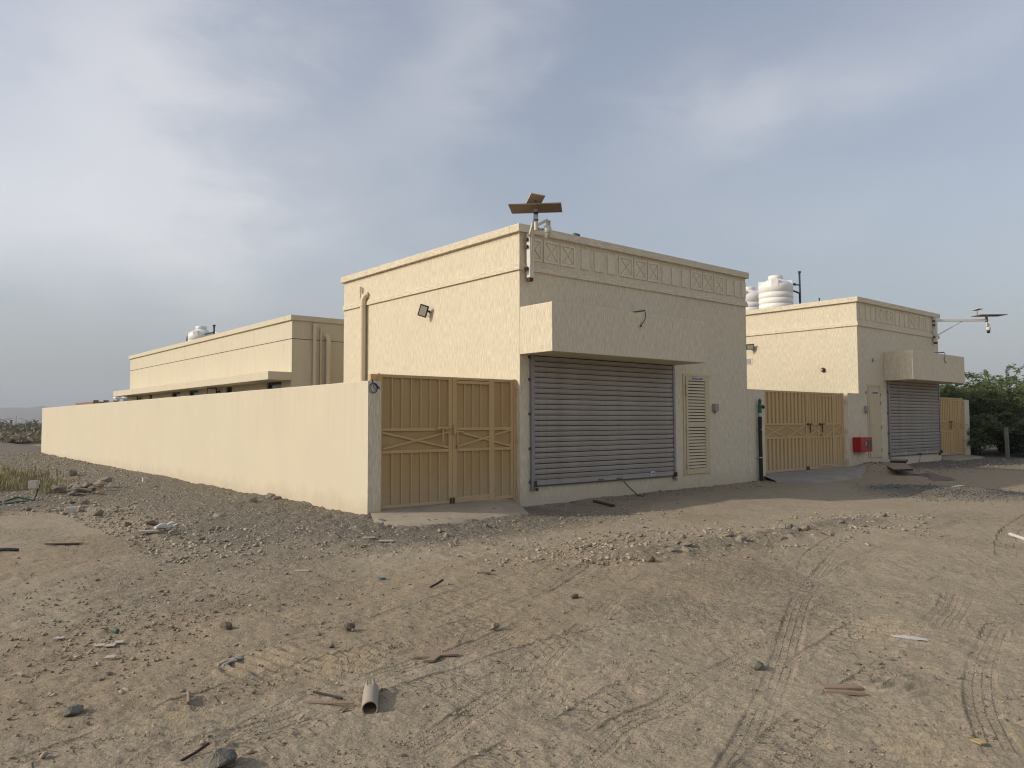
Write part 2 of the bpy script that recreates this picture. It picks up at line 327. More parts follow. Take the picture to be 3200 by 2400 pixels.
# ------------------------------------------------------------------ terrain
def sst(a, b, x):
    t = np.clip((x-a)/(b-a), 0, 1); return t*t*(3-2*t)
def hash2(ix, iy, s):
    n = (ix.astype(np.int64)*374761393 + iy.astype(np.int64)*668265263 + s*1442695041) & 0xffffffff
    n = ((n ^ (n >> 13))*1274126177) & 0xffffffff
    return ((n ^ (n >> 16)) & 0xffff)/65535.0
def vnoise(x, y, s=0):
    x = np.asarray(x, float); y = np.asarray(y, float)
    ix = np.floor(x); iy = np.floor(y); fx = x-ix; fy = y-iy
    u = fx*fx*fx*(fx*(fx*6-15)+10); v = fy*fy*fy*(fy*(fy*6-15)+10)
    a = hash2(ix, iy, s); b = hash2(ix+1, iy, s); c = hash2(ix, iy+1, s); d = hash2(ix+1, iy+1, s)
    return (a+(b-a)*u)*(1-v) + (c+(d-c)*u)*v - .5
HEAPS = [(17.0, -.75, .62, .30), (12.0, -5.15, .95, .13), (12.9, -3.7, .8, .07), (-5.2, 13.5, 1.6, .25), (-3.0, 9.2, 1.0, .10), (-2.9, 1.0, .9, .08)]
def bank_mask(x, y):
    dd = np.sqrt(np.maximum(-x, 0)**2 + (np.clip(-y-.2, 0, 9)*1.9)**2)
    return (1-sst(.3, 3.6, dd))*sst(4.2, 2.0, x)
def ridge(x, y):
    return np.exp(-((y+5.30+.10*(x-3))/.42)**2)*sst(-.2, 1.2, x)*sst(7.4, 5.4, x)
def base_z(x, y):
    x = np.asarray(x, float); y = np.asarray(y, float)
    z = -.13 + .0115*np.clip(x-3, 0, 24) + .0077*np.clip(y, 0, 40)*sst(3, 0, x)
    z = z + .13*bank_mask(x, y) + .05*np.exp(-np.abs(np.minimum(y, 0))/.7)*sst(3.2, 4.5, x) + .06*ridge(x, y)
    z = z + .05*vnoise(x*.35, y*.35, 3) + .03*vnoise(x*.9+7, y*.9, 4)
    r = np.hypot(x+6, y+11)
    z = z + sst(45, 140, r)*(.9*vnoise(x*.05, y*.05, 9)+.5)*sst(2000, 300, r)
    for hx, hy, hr, hh in HEAPS: z = z + hh*np.exp(-(((x-hx)**2+(y-hy)**2)/hr**2))
    return z
def gz(x, y): return float(base_z(x, y))

TRACKS = [('z', [(-4.61, -8.19), (-4.17, -8.08), (-3.59, -7.84), (-3.11, -7.67), (-2.58, -7.39), (-2.09, -7.14), (-1.62, -6.87), (-0.67, -6.36), (0.37, -5.92)]),
 ('l', [(-4.9, -8.78), (-4.21, -8.56), (-3.89, -8.49), (-3.55, -8.44), (-3.18, -8.34), (-2.81, -8.27), (-2.26, -8.23)]),
 ('z', [(-4.5, -9.1), (-3.82, -8.85), (-3.22, -8.63), (-2.71, -8.59), (-2.06, -8.47), (-1.22, -8.32)]),
 ('l', [(-6.0, -7.85), (-5.25, -7.64), (-4.77, -7.52), (-4.31, -7.42), (-4.08, -7.38), (-3.69, -7.36), (-3.26, -7.32), (-2.79, -7.25), (-2.28, -7.22), (-1.71, -7.22), (-1.22, -7.3)]),
 ('z', [(-4.37, -7.12), (-3.98, -7.04), (-3.53, -6.97), (-3.17, -6.92), (-2.56, -6.75), (-1.9, -6.5)]),
 ('l', [(-6.4, -7.2), (-5.99, -7.05), (-5.77, -6.99), (-5.43, -6.87), (-5.03, -6.71), (-4.68, -6.60), (-4.32, -6.54), (-3.84, -6.52), (-3.58, -6.46), (-3.2, -6.42), (-2.73, -6.35), (-2.12, -6.32)]),
 ('z', [(-5.68, -7.28), (-5.23, -7.33), (-4.78, -7.34), (-4.22, -7.25)]),
 ('z', [(-3.9, -9.7), (-3.2, -9.38), (-2.85, -9.24), (-2.41, -9.05), (-1.94, -8.84), (-1.26, -8.52), (-0.57, -8.18), (0.48, -7.69), (2.32, -6.97), (3.23, -6.66)]),
 ('l', [(-3.6, -9.6), (-3.11, -9.46), (-2.63, -9.33), (-2.19, -9.27), (-1.76, -9.25), (-0.75, -9.14)]),
 ('l', [(-1.4, -8.72), (-0.66, -8.63), (0.21, -8.51)]),
 ('z', [(0.25, -8.93), (1.27, -8.72), (2.4, -8.34), (2.94, -8.12)]), ('z', [(0.17, -9.08), (1.56, -8.74), (2.88, -8.3)]),
 ('z', [(1.7, -7.34), (3.35, -6.95), (4.49, -6.86), (8, -6.6)]), ('z', [(-4.05, -5.59), (-3.72, -5.61), (-3.32, -5.6)]),
 ('l', [(4.5, -8.2), (6.5, -7.6), (9.5, -7.1), (13, -6.8)]), ('z', [(-2.2, -10.3), (-1.4, -9.9), (-.5, -9.6), (.8, -9.3)])]

rt_ = np.random.default_rng(23)
OLD = []
for i in range(46):
    x0, y0 = rt_.uniform(-6.4, 2.5), rt_.uniform(-10.0, -4.6); a_ = rt_.choice([.25, .45, .7, 1.0])+rt_.normal(0, .12); L_ = rt_.uniform(1.2, 4.2); bend = rt_.normal(0, .35); P_ = [(x0, y0)]
    for k in range(6): a_ += bend/6; x0 += L_/6*math.cos(a_); y0 += L_/6*math.sin(a_); P_.append((round(x0, 2), round(y0, 2)))
    OLD.append(('z' if rt_.random() < .55 else 'l', P_))
def build_ground():
    # one sheet, its rings widening with the distance from where the photographer stood
    rs = [0.05, .4, .8, 1.2, 1.6, 2.0, 2.3, 2.6]
    while rs[-1] < 3050:
        r = rs[-1]; k = .0031 if r < 9 else .0045 if r < 20 else .008 if r < 45 else .022 if r < 160 else .06
        rs.append(r*(1+k))
    rs = np.array(rs)
    a0, half = th, R(40)
    fine = np.arange(-half, half, .0023); coarse = np.linspace(half, 2*math.pi-half, 70)
    an = np.concatenate([fine, coarse[:-1]]) + a0; nA_, nR = len(an), len(rs)
    rr, aa = np.meshgrid(rs, an, indexing='ij'); x = (CAM[0] + rr*np.cos(aa)).ravel(); y = (CAM[1] + rr*np.sin(aa)).ravel(); r = rr.ravel()
    z = base_z(x, y)
    near = sst(40, 8, r)
    bm = bank_mask(x, y); rd = ridge(x, y)
    apron = np.exp(-((x-1.2)/2.6)**2 - ((y+1.9)/.75)**2)
    left = sst(-1.2, -3.8, x)*sst(4.5, 7, y)*.8
    far_r = sst(18, 22, x)*sst(-4, -1.5, y)*.8
    mound = sum(np.exp(-(((x-hx)**2+(y-hy)**2)/(hr*1.25)**2)) for hx, hy, hr, hh in HEAPS[1:3])
    grey = np.clip(bm*1.5 + apron + left + far_r + rd*.45 + mound*1.2 + .28*sst(.05, .35, vnoise(x*.28+3, y*.28, 21)+.25*vnoise(x*1.1, y*1.1, 22)) + .5*vnoise(x*.7, y*.7, 23)*np.clip(bm*2, 0, 1), 0, 1)
    brown = np.clip(sst(.02, .3, vnoise(x*.22, y*.35, 31)+.4*vnoise(x*.8, y*1.2, 32)+.3*np.exp(-((y+4.4)/1.6)**2)*sst(-6, -2, x)) + .8*np.exp(-((y+.8)/1.0)**2)*sst(6, 11, x)*sst(19, 17, x), 0, 1)*(1-grey*.8)
    # relief: lumps, crumbs, spoil
    z += near*(.020*vnoise(x*2.1, y*2.1, 41) + .018*vnoise(x*5.3, y*5.3, 42) + .011*vnoise(x*13, y*13, 43) + .007*vnoise(x*31, y*31, 44))
    rough = np.clip(bm*1.1 + apron*.9 + rd + left + far_r*.5, 0, 1.2)
    z += near*rough*(.08*np.abs(vnoise(x*3.1, y*3.1, 51)) + .06*np.abs(vnoise(x*8.3, y*8.3, 52)) + .03*np.abs(vnoise(x*19, y*19, 53)) + .012*vnoise(x*41, y*41, 54))
    lump = np.clip(vnoise(x*6.5, y*6.5, 61)+.5*vnoise(x*15, y*15, 62)-.28, 0, 1)
    z += near*.05*lump*sst(-.15, .15, vnoise(x*.5, y*.5, 63))
    # churned scars left by a loader's wheels
    for cx_, cy_, cr, ang in ((-3.0, -7.75, .32, .9), (-2.55, -8.0, .3, .95), (-1.0, -8.05, .45, 1.0), (-3.9, -6.6, .35, .5), (-1.3, -9.4, .4, 1.2), (-4.4, -6.25, .35, .3), (-5.2, -7.0, .3, .8), (-2.2, -9.9, .4, .6), (-.1, -8.7, .5, .4), (-2.3, -7.0, .3, .9)):
        dx, dy = x-cx_, y-cy_; u = dx*math.cos(ang)+dy*math.sin(ang); v = -dx*math.sin(ang)+dy*math.cos(ang)
        wgt = np.exp(-((u/cr)**2 + (v/(cr*.7))**2)**2)
        z += .016*wgt*np.sin(u*2*math.pi/.11 + 3*vnoise(x*6, y*6, 71)) + .014*wgt*vnoise(x*9, y*9, 72)
    # tyre tracks
    trk = np.zeros((len(x), 3), np.float32); zm = np.zeros(len(x)); lm = np.zeros(len(x))
    for ti, (typ, pts) in enumerate(OLD + TRACKS):
        amp = (.25+.35*((ti*37) % 10)/10) if ti < len(OLD) else 1.
        P = []
        q = [np.array(p) for p in pts]
        for i in range(len(q)-1):       # Catmull-Rom
            p0, p1, p2, p3 = q[max(i-1, 0)], q[i], q[i+1], q[min(i+2, len(q)-1)]
            for t in np.linspace(0, 1, 8, endpoint=False): P.append(.5*((2*p1)+(-p0+p2)*t+(2*p0-5*p1+4*p2-p3)*t*t+(-p0+3*p1-3*p2+p3)*t**3))
        P.append(q[-1]); P = np.array(P); hw = (.105 if typ == 'z' else .125)*(1.25 if ti < len(OLD) else 1)
        sel = np.where((x > P[:, 0].min()-.4) & (x < P[:, 0].max()+.4) & (y > P[:, 1].min()-.4) & (y < P[:, 1].max()+.4))[0]
        if not len(sel): continue
        px_, py_ = x[sel], y[sel]; best = np.full(len(sel), 9.); bs = np.zeros(len(sel)); bt = np.zeros(len(sel)); s0 = 0
        for i in range(len(P)-1):
            d = P[i+1]-P[i]; L = np.hypot(*d); d = d/L; ux = px_-P[i, 0]; uy = py_-P[i, 1]
            s_ = np.clip(ux*d[0]+uy*d[1], 0, L); ddx = ux-s_*d[0]; ddy = uy-s_*d[1]; dist = np.hypot(ddx, ddy); k = dist < best
            best[k] = dist[k]; bs[k] = (s0+s_)[k]; bt[k] = (-ux*d[1]+uy*d[0])[k]; s0 += L
        ends = sst(0, .5, bs)*sst(s0, s0-.5, bs); fade = ends*np.clip(.62+1.5*vnoise(px_*1.9, py_*1.9, 81)+.7*vnoise(px_*6, py_*6, 83), .05, 1)*amp
        edge = np.exp(-((best-hw)/.022)**2); inside = sst(hw, hw-.015, best)
        z[sel] += fade*(-.007*inside + .006*edge*(.5+1.2*vnoise(px_*14, py_*14, 82)))
        ins = best < hw
        k = sel[ins]; trk[k, 0] = bs[ins]; trk[k, 1] = bt[ins]/hw
        val = (inside*fade)[ins]
        val = np.maximum(val, 0)
        if typ == 'z': zm[k] = val; lm[k] = 0
        else: lm[k] = val; zm[k] = 0
    vid = np.arange(nR*nA_).reshape(nR, nA_); nx = np.roll(vid, -1, axis=1)
    quads = np.stack([vid[:-1], nx[:-1], nx[1:], vid[1:]], -1).reshape(-1, 4)[:, ::-1]
    quads = quads[:, ::-1]
    me = bpy.data.meshes.new('ground'); me.vertices.add(len(x)); me.vertices.foreach_set('co', np.stack([x, y, z], 1).astype(np.float32).ravel())
    me.loops.add(quads.size); me.loops.foreach_set('vertex_index', quads.ravel().astype(np.int32)); me.polygons.add(len(quads))
    me.polygons.foreach_set('loop_start', np.arange(0, quads.size, 4, dtype=np.int32)); me.polygons.foreach_set('use_smooth', np.ones(len(quads), bool))
    me.update(calc_edges=True)
    at = me.attributes.new('soil', 'FLOAT_COLOR', 'POINT'); at.data.foreach_set('color', np.stack([grey, brown, zm, lm], 1).astype(np.float32).ravel())
    av = me.attributes.new('trk', 'FLOAT_VECTOR', 'POINT'); av.data.foreach_set('vector', trk.ravel())
    m = Mat('desert_soil', (.3, .23, .16), .95, 0, .12)
    so = m.node('ShaderNodeAttribute', attribute_name='soil'); sp = m.node('ShaderNodeSeparateColor'); m.link(so.outputs['Color'], sp.inputs[0])
    tr = m.node('ShaderNodeAttribute', attribute_name='trk'); tv = m.node('ShaderNodeSeparateXYZ'); m.link(tr.outputs['Vector'], tv.inputs[0])
    n1 = m.noise((1, 1, 1), 1.3, 6, .6); n2 = m.noise((1, 1, 1), 9, 6, .65); n3 = m.noise((1, 1, 1), 60, 5, .7); n4 = m.noise((1, 1, 1), 220, 3, .7)
    gfac = m.ramp(m.math('ADD', sp.outputs[0], m.math('MULTIPLY', m.math('SUBTRACT', n2, .5), .9)), .2, .8)
    bfac = m.ramp(m.math('ADD', sp.outputs[1], m.math('MULTIPLY', m.math('SUBTRACT', n2, .5), .7)), .2, .9)
    c = m.mix(m.ramp(n1, .35, .7), SAND, tuple(q*.88 for q in SAND)); c = m.mix(bfac, c, BROWN); c = m.mix(gfac, c, GREY)
    c = m.mix(m.math('MULTIPLY', m.ramp(n2, .45, .75), .40), c, tuple(q*1.28 for q in SAND)); c = m.mix(m.math('MULTIPLY', m.ramp(n3, .50, .68), .65), c, (.14, .112, .083))
    n5 = m.noise((1, 1, 1), 27, 6, .7); c = m.mix(m.math('MULTIPLY', m.ramp(n5, .54, .72), .45), c, (.165, .13, .095)); c = m.mix(m.math('MULTIPLY', m.ramp(n5, .46, .3), .35), c, (.46, .39, .29))
    c = m.mix(m.math('MULTIPLY', m.ramp(n4, .6, .8), .4), c, (.52, .45, .35))
    def vor(sc):
        v_ = m.node('ShaderNodeTexVoronoi'); m.link(m.tc.outputs['Object'], v_.inputs['Vector']); v_.inputs['Scale'].default_value = sc; return m.math('SUBTRACT', 1., v_.outputs['Distance'])
    va, vb, vc = vor(14), vor(38), vor(95)
    c = m.mix(m.math('MULTIPLY', m.ramp(va, .62, .42), m.math('MULTIPLY', gfac, .5)), c, (.16, .142, .115))  # this and the next mix paint shade into the crevices between crumbs
    c = m.mix(m.math('MULTIPLY', m.ramp(vb, .58, .36), m.math('ADD', .22, m.math('MULTIPLY', gfac, .40))), c, (.17, .145, .112))
    m.setcol(c)
    s_, t_ = tv.outputs[0], tv.outputs[1]
    # ribbed road tyre: four zig-zag ribs; loader tyre: staggered angled lugs
    zig = m.math('MULTIPLY', m.math('PINGPONG', s_, .017), 4.5)
    hz = m.ramp(m.math('PINGPONG', m.math('ADD', t_, zig), .25), .01, .085)
    sgn = m.math('SIGN', t_); lug = m.math('COSINE', m.math('ADD', m.math('MULTIPLY', s_, 62.), m.math('ADD', m.math('MULTIPLY', m.math('ABSOLUTE', t_), 2.6), m.math('MULTIPLY', sgn, 1.57))))
    hl = m.math('MULTIPLY', m.ramp(lug, -.15, .45), m.ramp(m.math('ABSOLUTE', t_), .05, .25))
    hz2 = m.math('MULTIPLY', hz, sp.outputs[2]); al = so.outputs['Alpha']; hl2 = m.math('MULTIPLY', hl, al)
    gv = m.math('MULTIPLY', m.math('ADD', m.math('MULTIPLY', va, 1.4), m.math('ADD', vb, m.math('MULTIPLY', vc, .5))), m.math('ADD', .12, m.math('MULTIPLY', gfac, .9)))
    m.bump(n1, .15, .05); m.bump(n2, .45, .03); m.bump(gv, .9, .03); m.bump(hz2, .9, .011); m.bump(hl2, .9, .018); m.bump(n3, .9, .012); m.bump(n4, .6, .003)
    me.materials.append(m.m)
    o = bpy.data.objects.new('ground', me); COL.objects.link(o); tag(o, kind='structure', label='rutted desert ground of tan sand, grey spoil and tyre tracks')
SAND, BROWN, GREY = (.385, .318, .222), (.335, .265, .175), (.325, .288, .222)
build_ground()

# courtyard floor behind the gates, dipping towards the left
mb = MB(); mb.prism([(.30, .28), (27.0, .28), (27.0, 31), (.30, 31)], -.6, lambda x, y: .095 + .0085*(x-.3)); o = mb.build('courtyard', 'concrete'); tag(o, kind='structure', label='pale concrete courtyard floor behind the gates')
# ramps in front of the gates
def apron(poly_back, poly_front, zb, zf, name, label, mat='concrete'):
    n = 26; vs = []; fs = []; m_ = 7
    for i in range(n+1):
        t = i/n
        def lerp(P, t):
            k = t*(len(P)-1); j = min(int(k), len(P)-2); f = k-j; return (P[j][0]*(1-f)+P[j+1][0]*f, P[j][1]*(1-f)+P[j+1][1]*f)
        b = lerp(poly_back, t); f_ = lerp(poly_front, t); jit = .11*float(vnoise(f_[0]*2.3, f_[1]*2.3+5, 90)) + .05*float(vnoise(f_[0]*7, 3, 91))
        for j in range(m_+1):
            s = j/m_; xx = b[0]*(1-s)+f_[0]*s; yy = b[1]*(1-s)+f_[1]*s - jit*s*s*2; zg = float(base_z(xx, yy))
            zz = (zb[0]*(1-t)+zb[1]*t)*(1-s) + s*(zg+.018) + .012*float(vnoise(xx*3, yy*3, 92))
            zz = max(zz, zg+.012)
            if j == m_: zz = zg-.06
            vs.append((xx, yy, zz))
    for i in range(n):
        for j in range(m_): a = i*(m_+1)+j; fs.append((a, a+1, a+m_+2, a+m_+1))
    mb = MB(); mb.add(vs, [f[::-1] for f in fs] if False else fs, 0, True); o = mb.build(name, mat); return tag(o, kind='structure', label=label)
apron([(.24, .35), (3.44, .35)], [(-.45, -.95), (.0, -1.36), (1.3, -1.46), (2.6, -1.37), (3.05, -.8), (3.44, -.04)], (.10, .11), 0, 'concrete_apron', 'thin concrete ramp in front of the nearest gate')
apron([(12.34, .35), (17.06, .35)], [(11.95, -.6), (12.2, -1.45), (13.6, -1.6), (15.0, -1.5), (16.6, -.9), (17.06, -.05)], (.185, .215), 0, 'concrete_apron', 'grey concrete ramp in front of the middle gate', 'concrete_grey')
apron([(24.25, .35), (26.55, .35)], [(24.25, -.1), (24.6, -.7), (25.8, -.9), (27.2, -.5), (27.4, -.1)], (.29, .31), 0, 'concrete_apron', 'small concrete ramp in front of the farthest gate')

# ------------------------------------------------------------------ boundary walls
root = empty('boundary_wall', (0, 0, 0), 'long smooth cream boundary wall running back along the left', 'wall')
mb = MB(); n = 90; v = []
for i in range(n+1):
    yy = 31.1*i/n; zt = 2.33+.04*i/n+.007*float(vnoise(yy*1.3, 2., 33))+.004*float(vnoise(yy*4, 9., 34)); xo = .006*float(vnoise(yy*.6, 4., 35)); v += [(xo, yy, -.5), (xo, yy, zt-.012), (xo+.012, yy, zt), (.238, yy, zt-.003), (.25, yy, zt-.014), (.25, yy, -.5)]
mb.add(v, [(i*6+j, (i+1)*6+j, (i+1)*6+(j+1) % 6, i*6+(j+1) % 6) for i in range(n) for j in range(6)]+[tuple(range(6)), tuple(range(n*6+5, n*6-1, -1))]); mb.build('wall', 'smooth', root)
MB().box(-.003, .253, -.016, .0, -.5, 2.326).build('wall_end', 'rough_v', root)
root = empty('low_wall', (11.51, 0, 0), 'low cream wall between nearer building and middle gate, carrying the black standpipe', 'wall')
MB().box(11.503, 12.33, 0, .25, -.3, 2.48).build('wall', 'rough_v', root, .01)
root = empty('gate_pillar', (17.07, 0, 0), 'cream pillar between middle gate and the red hose cabinet', 'pillar')
MB().box(17.07, 17.797, .003, .28, -.3, 2.50).build('wall', 'rough_v', root, .01)
root = empty('gate_pillar', (26.62, 0, 0), 'cream pillar at the far right end beside the bushes', 'pillar')
MB().box(26.62, 27.05, 0, .45, -.3, 2.44).build('wall', 'rough_v', root, .01)
root = empty('boundary_wall', (26.8, .5, 0), 'cream boundary wall hidden behind the farthest pillar', 'wall')
MB().box(26.75, 27.0, .45, 30, -.3, 2.42).build('wall', 'smooth', root, .01)

# ------------------------------------------------------------------ utility buildings
CAPT, CAPB, BT, BB = 5.62, 5.46, 4.83, 4.69
CAN = (2.97, 3.93)
def xpanel(x0, x1, z0, z1, y):
    # raised square frame with a recessed centre and an X of thin ridges
    mb = MB(); p = .024; fwid = .055
    mb.box(x0, x1, y-p, y+.002, z1-fwid, z1); mb.box(x0, x1, y-p, y+.002, z0, z0+fwid)
    mb.box(x0, x0+fwid, y-p, y+.002, z0+fwid, z1-fwid); mb.box(x1-fwid, x1, y-p, y+.002, z0+fwid, z1-fwid)
    a, b, c, d = x0+fwid, x1-fwid, z0+fwid, z1-fwid
    g = .0095; k = .015; mx, mz = (a+b)/2, (c+d)/2
    # four triangles standing proud, the gaps between them reading as the cut X
    def tri(P):
        cx_, cz_ = sum(q[0] for q in P)/3, sum(q[1] for q in P)/3; Q = []
        for q in P:
            ddx, ddz = cx_-q[0], cz_-q[1]; L = math.hypot(ddx, ddz); Q.append((q[0]+ddx/L*g*2.0, q[1]+ddz/L*g*2.0))
        mb.add([(q[0], y+.002, q[1]) for q in Q]+[(q[0], y-k, q[1]) for q in Q], [(3, 4, 5), (0, 3, 5, 2), (1, 4, 3, 0), (2, 5, 4, 1)])
    tri([(a, c), (b, c), (mx, mz)]); tri([(b, c), (b, d), (mx, mz)]); tri([(b, d), (a, d), (mx, mz)]); tri([(a, d), (a, c), (mx, mz)])
    return mb
def utility(x0, x1, dep, root, panels, canopy):
    mb = MB(); mb.box(x0, x1, 0, dep, -.4, 5.40); mb.build('wall', 'rough_v', root, .012)
    t = .18
    mb = MB(); mb.box(x0+.001, x1-.001, .001, t, 5.40, CAPB); mb.box(x0+.001, x1-.001, dep-t, dep-.001, 5.40, CAPB); mb.box(x0+.001, x0+t, t, dep-t, 5.40, CAPB); mb.box(x1-t, x1-.001, t, dep-t, 5.40, CAPB)
    mb.build('parapet', 'rough_v', root)
    MB().box(x0+t, x1-t, t, dep-t, 5.0, 5.41).build('roof', 'roof', root)
    e = .075; mb = MB()
    mb.box(x0-e, x1+e, -e, t+.05, CAPB, CAPT); mb.box(x0-e, x1+e, dep-t-.05, dep+e, CAPB, CAPT); mb.box(x0-e, x0+t+.05, t+.05, dep-t-.05, CAPB, CAPT-.001); mb.box(x1-t-.05, x1+e, t+.05, dep-t-.05, CAPB, CAPT-.001)
    mb.build('coping', 'rough_h', root, .012)
    for (za, zb, e2) in ((BB, BT-.042, .042), (BT-.042, BT, .024)):
        mb = MB(); mb.box(x0-e2, x1+e2, -e2, .0, za, zb); mb.box(x0-e2, x0, 0, dep, za, zb); mb.box(x1, x1+e2, 0, dep, za, zb)
        mb.build('string_course', 'rough_h', root)
    for k, a, b in panels:
        if k == 'X': xpanel(a, b, 4.92, 5.39, 0).build('relief_panel', 'relief', root)
        else: MB().box(a, b, -.024, .002, 4.92, 5.345).build('relief_panel', 'relief', root, .004)
    c0, c1 = canopy
    MB().box(c0, c1, -.95, .0-.0005, CAN[0], CAN[1]).build('canopy', 'rough_v', root, .01)
def panelrun(start):
    out = []
    for k, a, b in start: out.append((k, a, b))
    return out
B1 = empty('utility_building', (3.45, 0, 0), 'nearer cream utility building, its wide shutter under a flush canopy', 'building')
P1 = [('X', 3.62, 4.06), ('X', 4.10, 4.54), ('X', 4.58, 5.02), ('P', 5.21, 5.45), ('P', 5.62, 5.86), ('P', 6.04, 6.28), ('X', 6.42, 6.90), ('X', 6.94, 7.38), ('X', 7.42, 7.84), ('P', 7.96, 8.20), ('P', 8.33, 8.57), ('P', 8.71, 8.95),
      ('X', 9.08, 9.53), ('X', 9.57, 10.01), ('X', 10.05, 10.47), ('P', 10.60, 10.84), ('P', 10.96, 11.17), ('P', 11.28, 11.48)]
utility(3.45, 11.5, 7.42, B1, P1, (3.452, 8.36))
B2 = empty('utility_building', (17.8, 0, 0), 'farther cream utility building, two white tanks on its roof', 'building')
P2 = [('P', 17.97, 18.21), ('P', 18.37, 18.60), ('P', 18.77, 18.99), ('X', 19.13, 19.53), ('X', 19.57, 19.97), ('X', 20.01, 20.42), ('P', 20.58, 20.80), ('P', 20.94, 21.16), ('P', 21.31, 21.52), ('X', 21.68, 22.08), ('X', 22.12, 22.52), ('X', 22.56, 22.97), ('P', 23.12, 23.33), ('P', 23.52, 23.74)]
utility(17.8, 24.2, 7.4, B2, P2, (19.61, 24.0))

SLAT = .111
def roller(bld, x0, x1, z0, z1, label=None):
    n = int(round((z1-z0-.14)/SLAT)); pitch = (z1-z0-.14)/n
    root = bpy.data.objects.new('roller_shutter', None); COL.objects.link(root); root.parent = bld; root.location = Vector((x0, 0, z0))-ROOT[bld]; ROOT[root] = Vector((x0, 0, z0))
    if label: root['label'] = label
    prof = [(-.018, 0), (-.018, .008), (-.036, .011), (-.041, .020), (-.036, .027), (-.030, .030), (-.040, .036), (-.044, .058), (-.045, .080), (-.043, .104), (-.008, .109), (-.008, .111), (-.003, .111), (-.003, 0)]
    m_ = MB(); k = len(prof); s = pitch/SLAT
    v = [(0, y, z*s) for y, z in prof] + [(x1-x0, y, z*s) for y, z in prof]
    m_.add(v, [(i, k+i, k+i+1, i+1) for i in range(k-1)] + [tuple(range(k)), tuple(range(2*k-1, k-1, -1))])
    m_.mi[0] = 1; m_.mi[k-4] = 1; m_.mi[k-5] = 1; me = m_.mesh('slat', ['shutter', 'slat_shade'])
    for i in range(n):
        sl = part('slat', me, root, (x0, rng.normal(0, .0015), z0+.13+i*pitch+rng.normal(0, .001))); sl.rotation_euler = (rng.normal(0, .03), rng.normal(0, .0006), rng.normal(0, .0005))
    MB().box(x0, x1, -.04, -.012, z0+.028, z0+.129).build('bottom_bar', 'shutter', root, .004)
    MB().box(x0-.005, x1+.005, -.05, -.012, z0, z0+.027).build('bottom_seal', 'dark_steel', root)
    for a, b in ((x0-.075, x0+.012), (x1-.012, x1+.06)):
        mb = MB(); mb.box(a, b, -.062, -.046, z0-.07, z1); mb.box(a if a < x0 else b-.012, a+.012 if a < x0 else b, -.046, 0, z0-.07, z1); mb.build('guide_rail', 'guide', root)
    for zz in (.08, .75, 1.45, 2.15, 2.6):
        MB().box(x0-.11, x0-.078, -.04, -.0, z0+zz, z0+zz+.05).build('bracket', 'dark_steel', root, .004)
    mb = MB(); mb.box(x0, x1, -.03, -.002, z1-.03, z1-.001); mb.build('top_gap', 'dark', root)
    return root
SH1 = roller(B1, 3.78, 8.28, .30, 2.968)
def wiggle(x, y, z, w, h, n, seed, mi, mb):
    rr = random.Random(seed)
    for i in range(n):
        a = x + w*i/n; hh = h*rr.uniform(.45, 1); mb.box(a, a+w/n*rr.uniform(.45, .95), y-.001, y, z, z+hh, mi)
mb = MB(); mb.box(7.42, 7.57, -.0435, -.041, .345, .455, 0); wiggle(7.436, -.0445, .395, .118, .042, 6, 3, 1, mb); wiggle(7.436, -.0445, .355, .118, .03, 7, 4, 1, mb); mb.build('sticker', ['sign_white', 'sign_ink'], SH1)
for hx in (5.65, 6.25):
    MB().tube([(hx, -.042, .352), (hx, -.066, .352), (hx+.16, -.066, .356), (hx+.16, -.042, .356)], .008, 6).build('pull_handle', 'dark_steel', SH1)
mb = MB(); mb.box(8.26, 8.35, -.09, -.062, .30, .40); mb.build('lock_hasp', 'black_metal', SH1, .004)
mb = MB(); mb.box(8.275, 8.335, -.10, -.07, .20, .255, 0); mb.tube([(8.285, -.085, .25), (8.285, -.085, .285), (8.325, -.085, .285), (8.325, -.085, .25)], .006, 6, 1); mb.build('padlock', ['brass', 'steel'], SH1)
mb = MB(); mb.box(3.77, 3.83, -.085, -.062, .30, .42); mb.box(3.785, 3.845, -.105, -.075, .22, .285); mb.build('lock_hasp', 'rust', SH1, .004)
SH2 = roller(B2, 19.88, 23.98, .41, 2.968)
mb = MB(); mb.box(21.0, 21.09, -.0435, -.041, .455, .535, 0); wiggle(21.012, -.0445, .475, .06, .035, 3, 8, 1, mb); mb.build('sticker', ['sign_white', 'sign_ink'], SH2)
mb = MB(); mb.box(22.8, 22.89, -.0435, -.041, .465, .545, 0); wiggle(22.81, -.0445, .485, .06, .035, 3, 9, 1, mb); mb.build('sticker', ['sign_white', 'sign_ink'], SH2)
mb = MB(); mb.box(23.93, 24.06, -.10, -.062, .42, .52); mb.build('lock_hasp', 'black_metal', SH2, .004)
MB().tube([(22.12, -.06, .44), (22.2, -.07, .40), (22.17, -.05, .30), (22.2, -.012, .16), (22.2, -.02, .02)], .008, 6).build('cable', 'blue_wire', SH2)
MB().tube([(22.0, -.055, .45), (22.1, -.07, .46), (22.25, -.065, .45), (22.32, -.055, .44)], .02, 6).build('cable', 'blue_wire', SH2)

def subroot(name, bld, loc, label=None):
    o = bpy.data.objects.new(name, None); COL.objects.link(o); o.parent = bld; o.location = Vector(loc)-ROOT[bld]; ROOT[o] = Vector(loc)
    if label: o['label'] = label
    return o
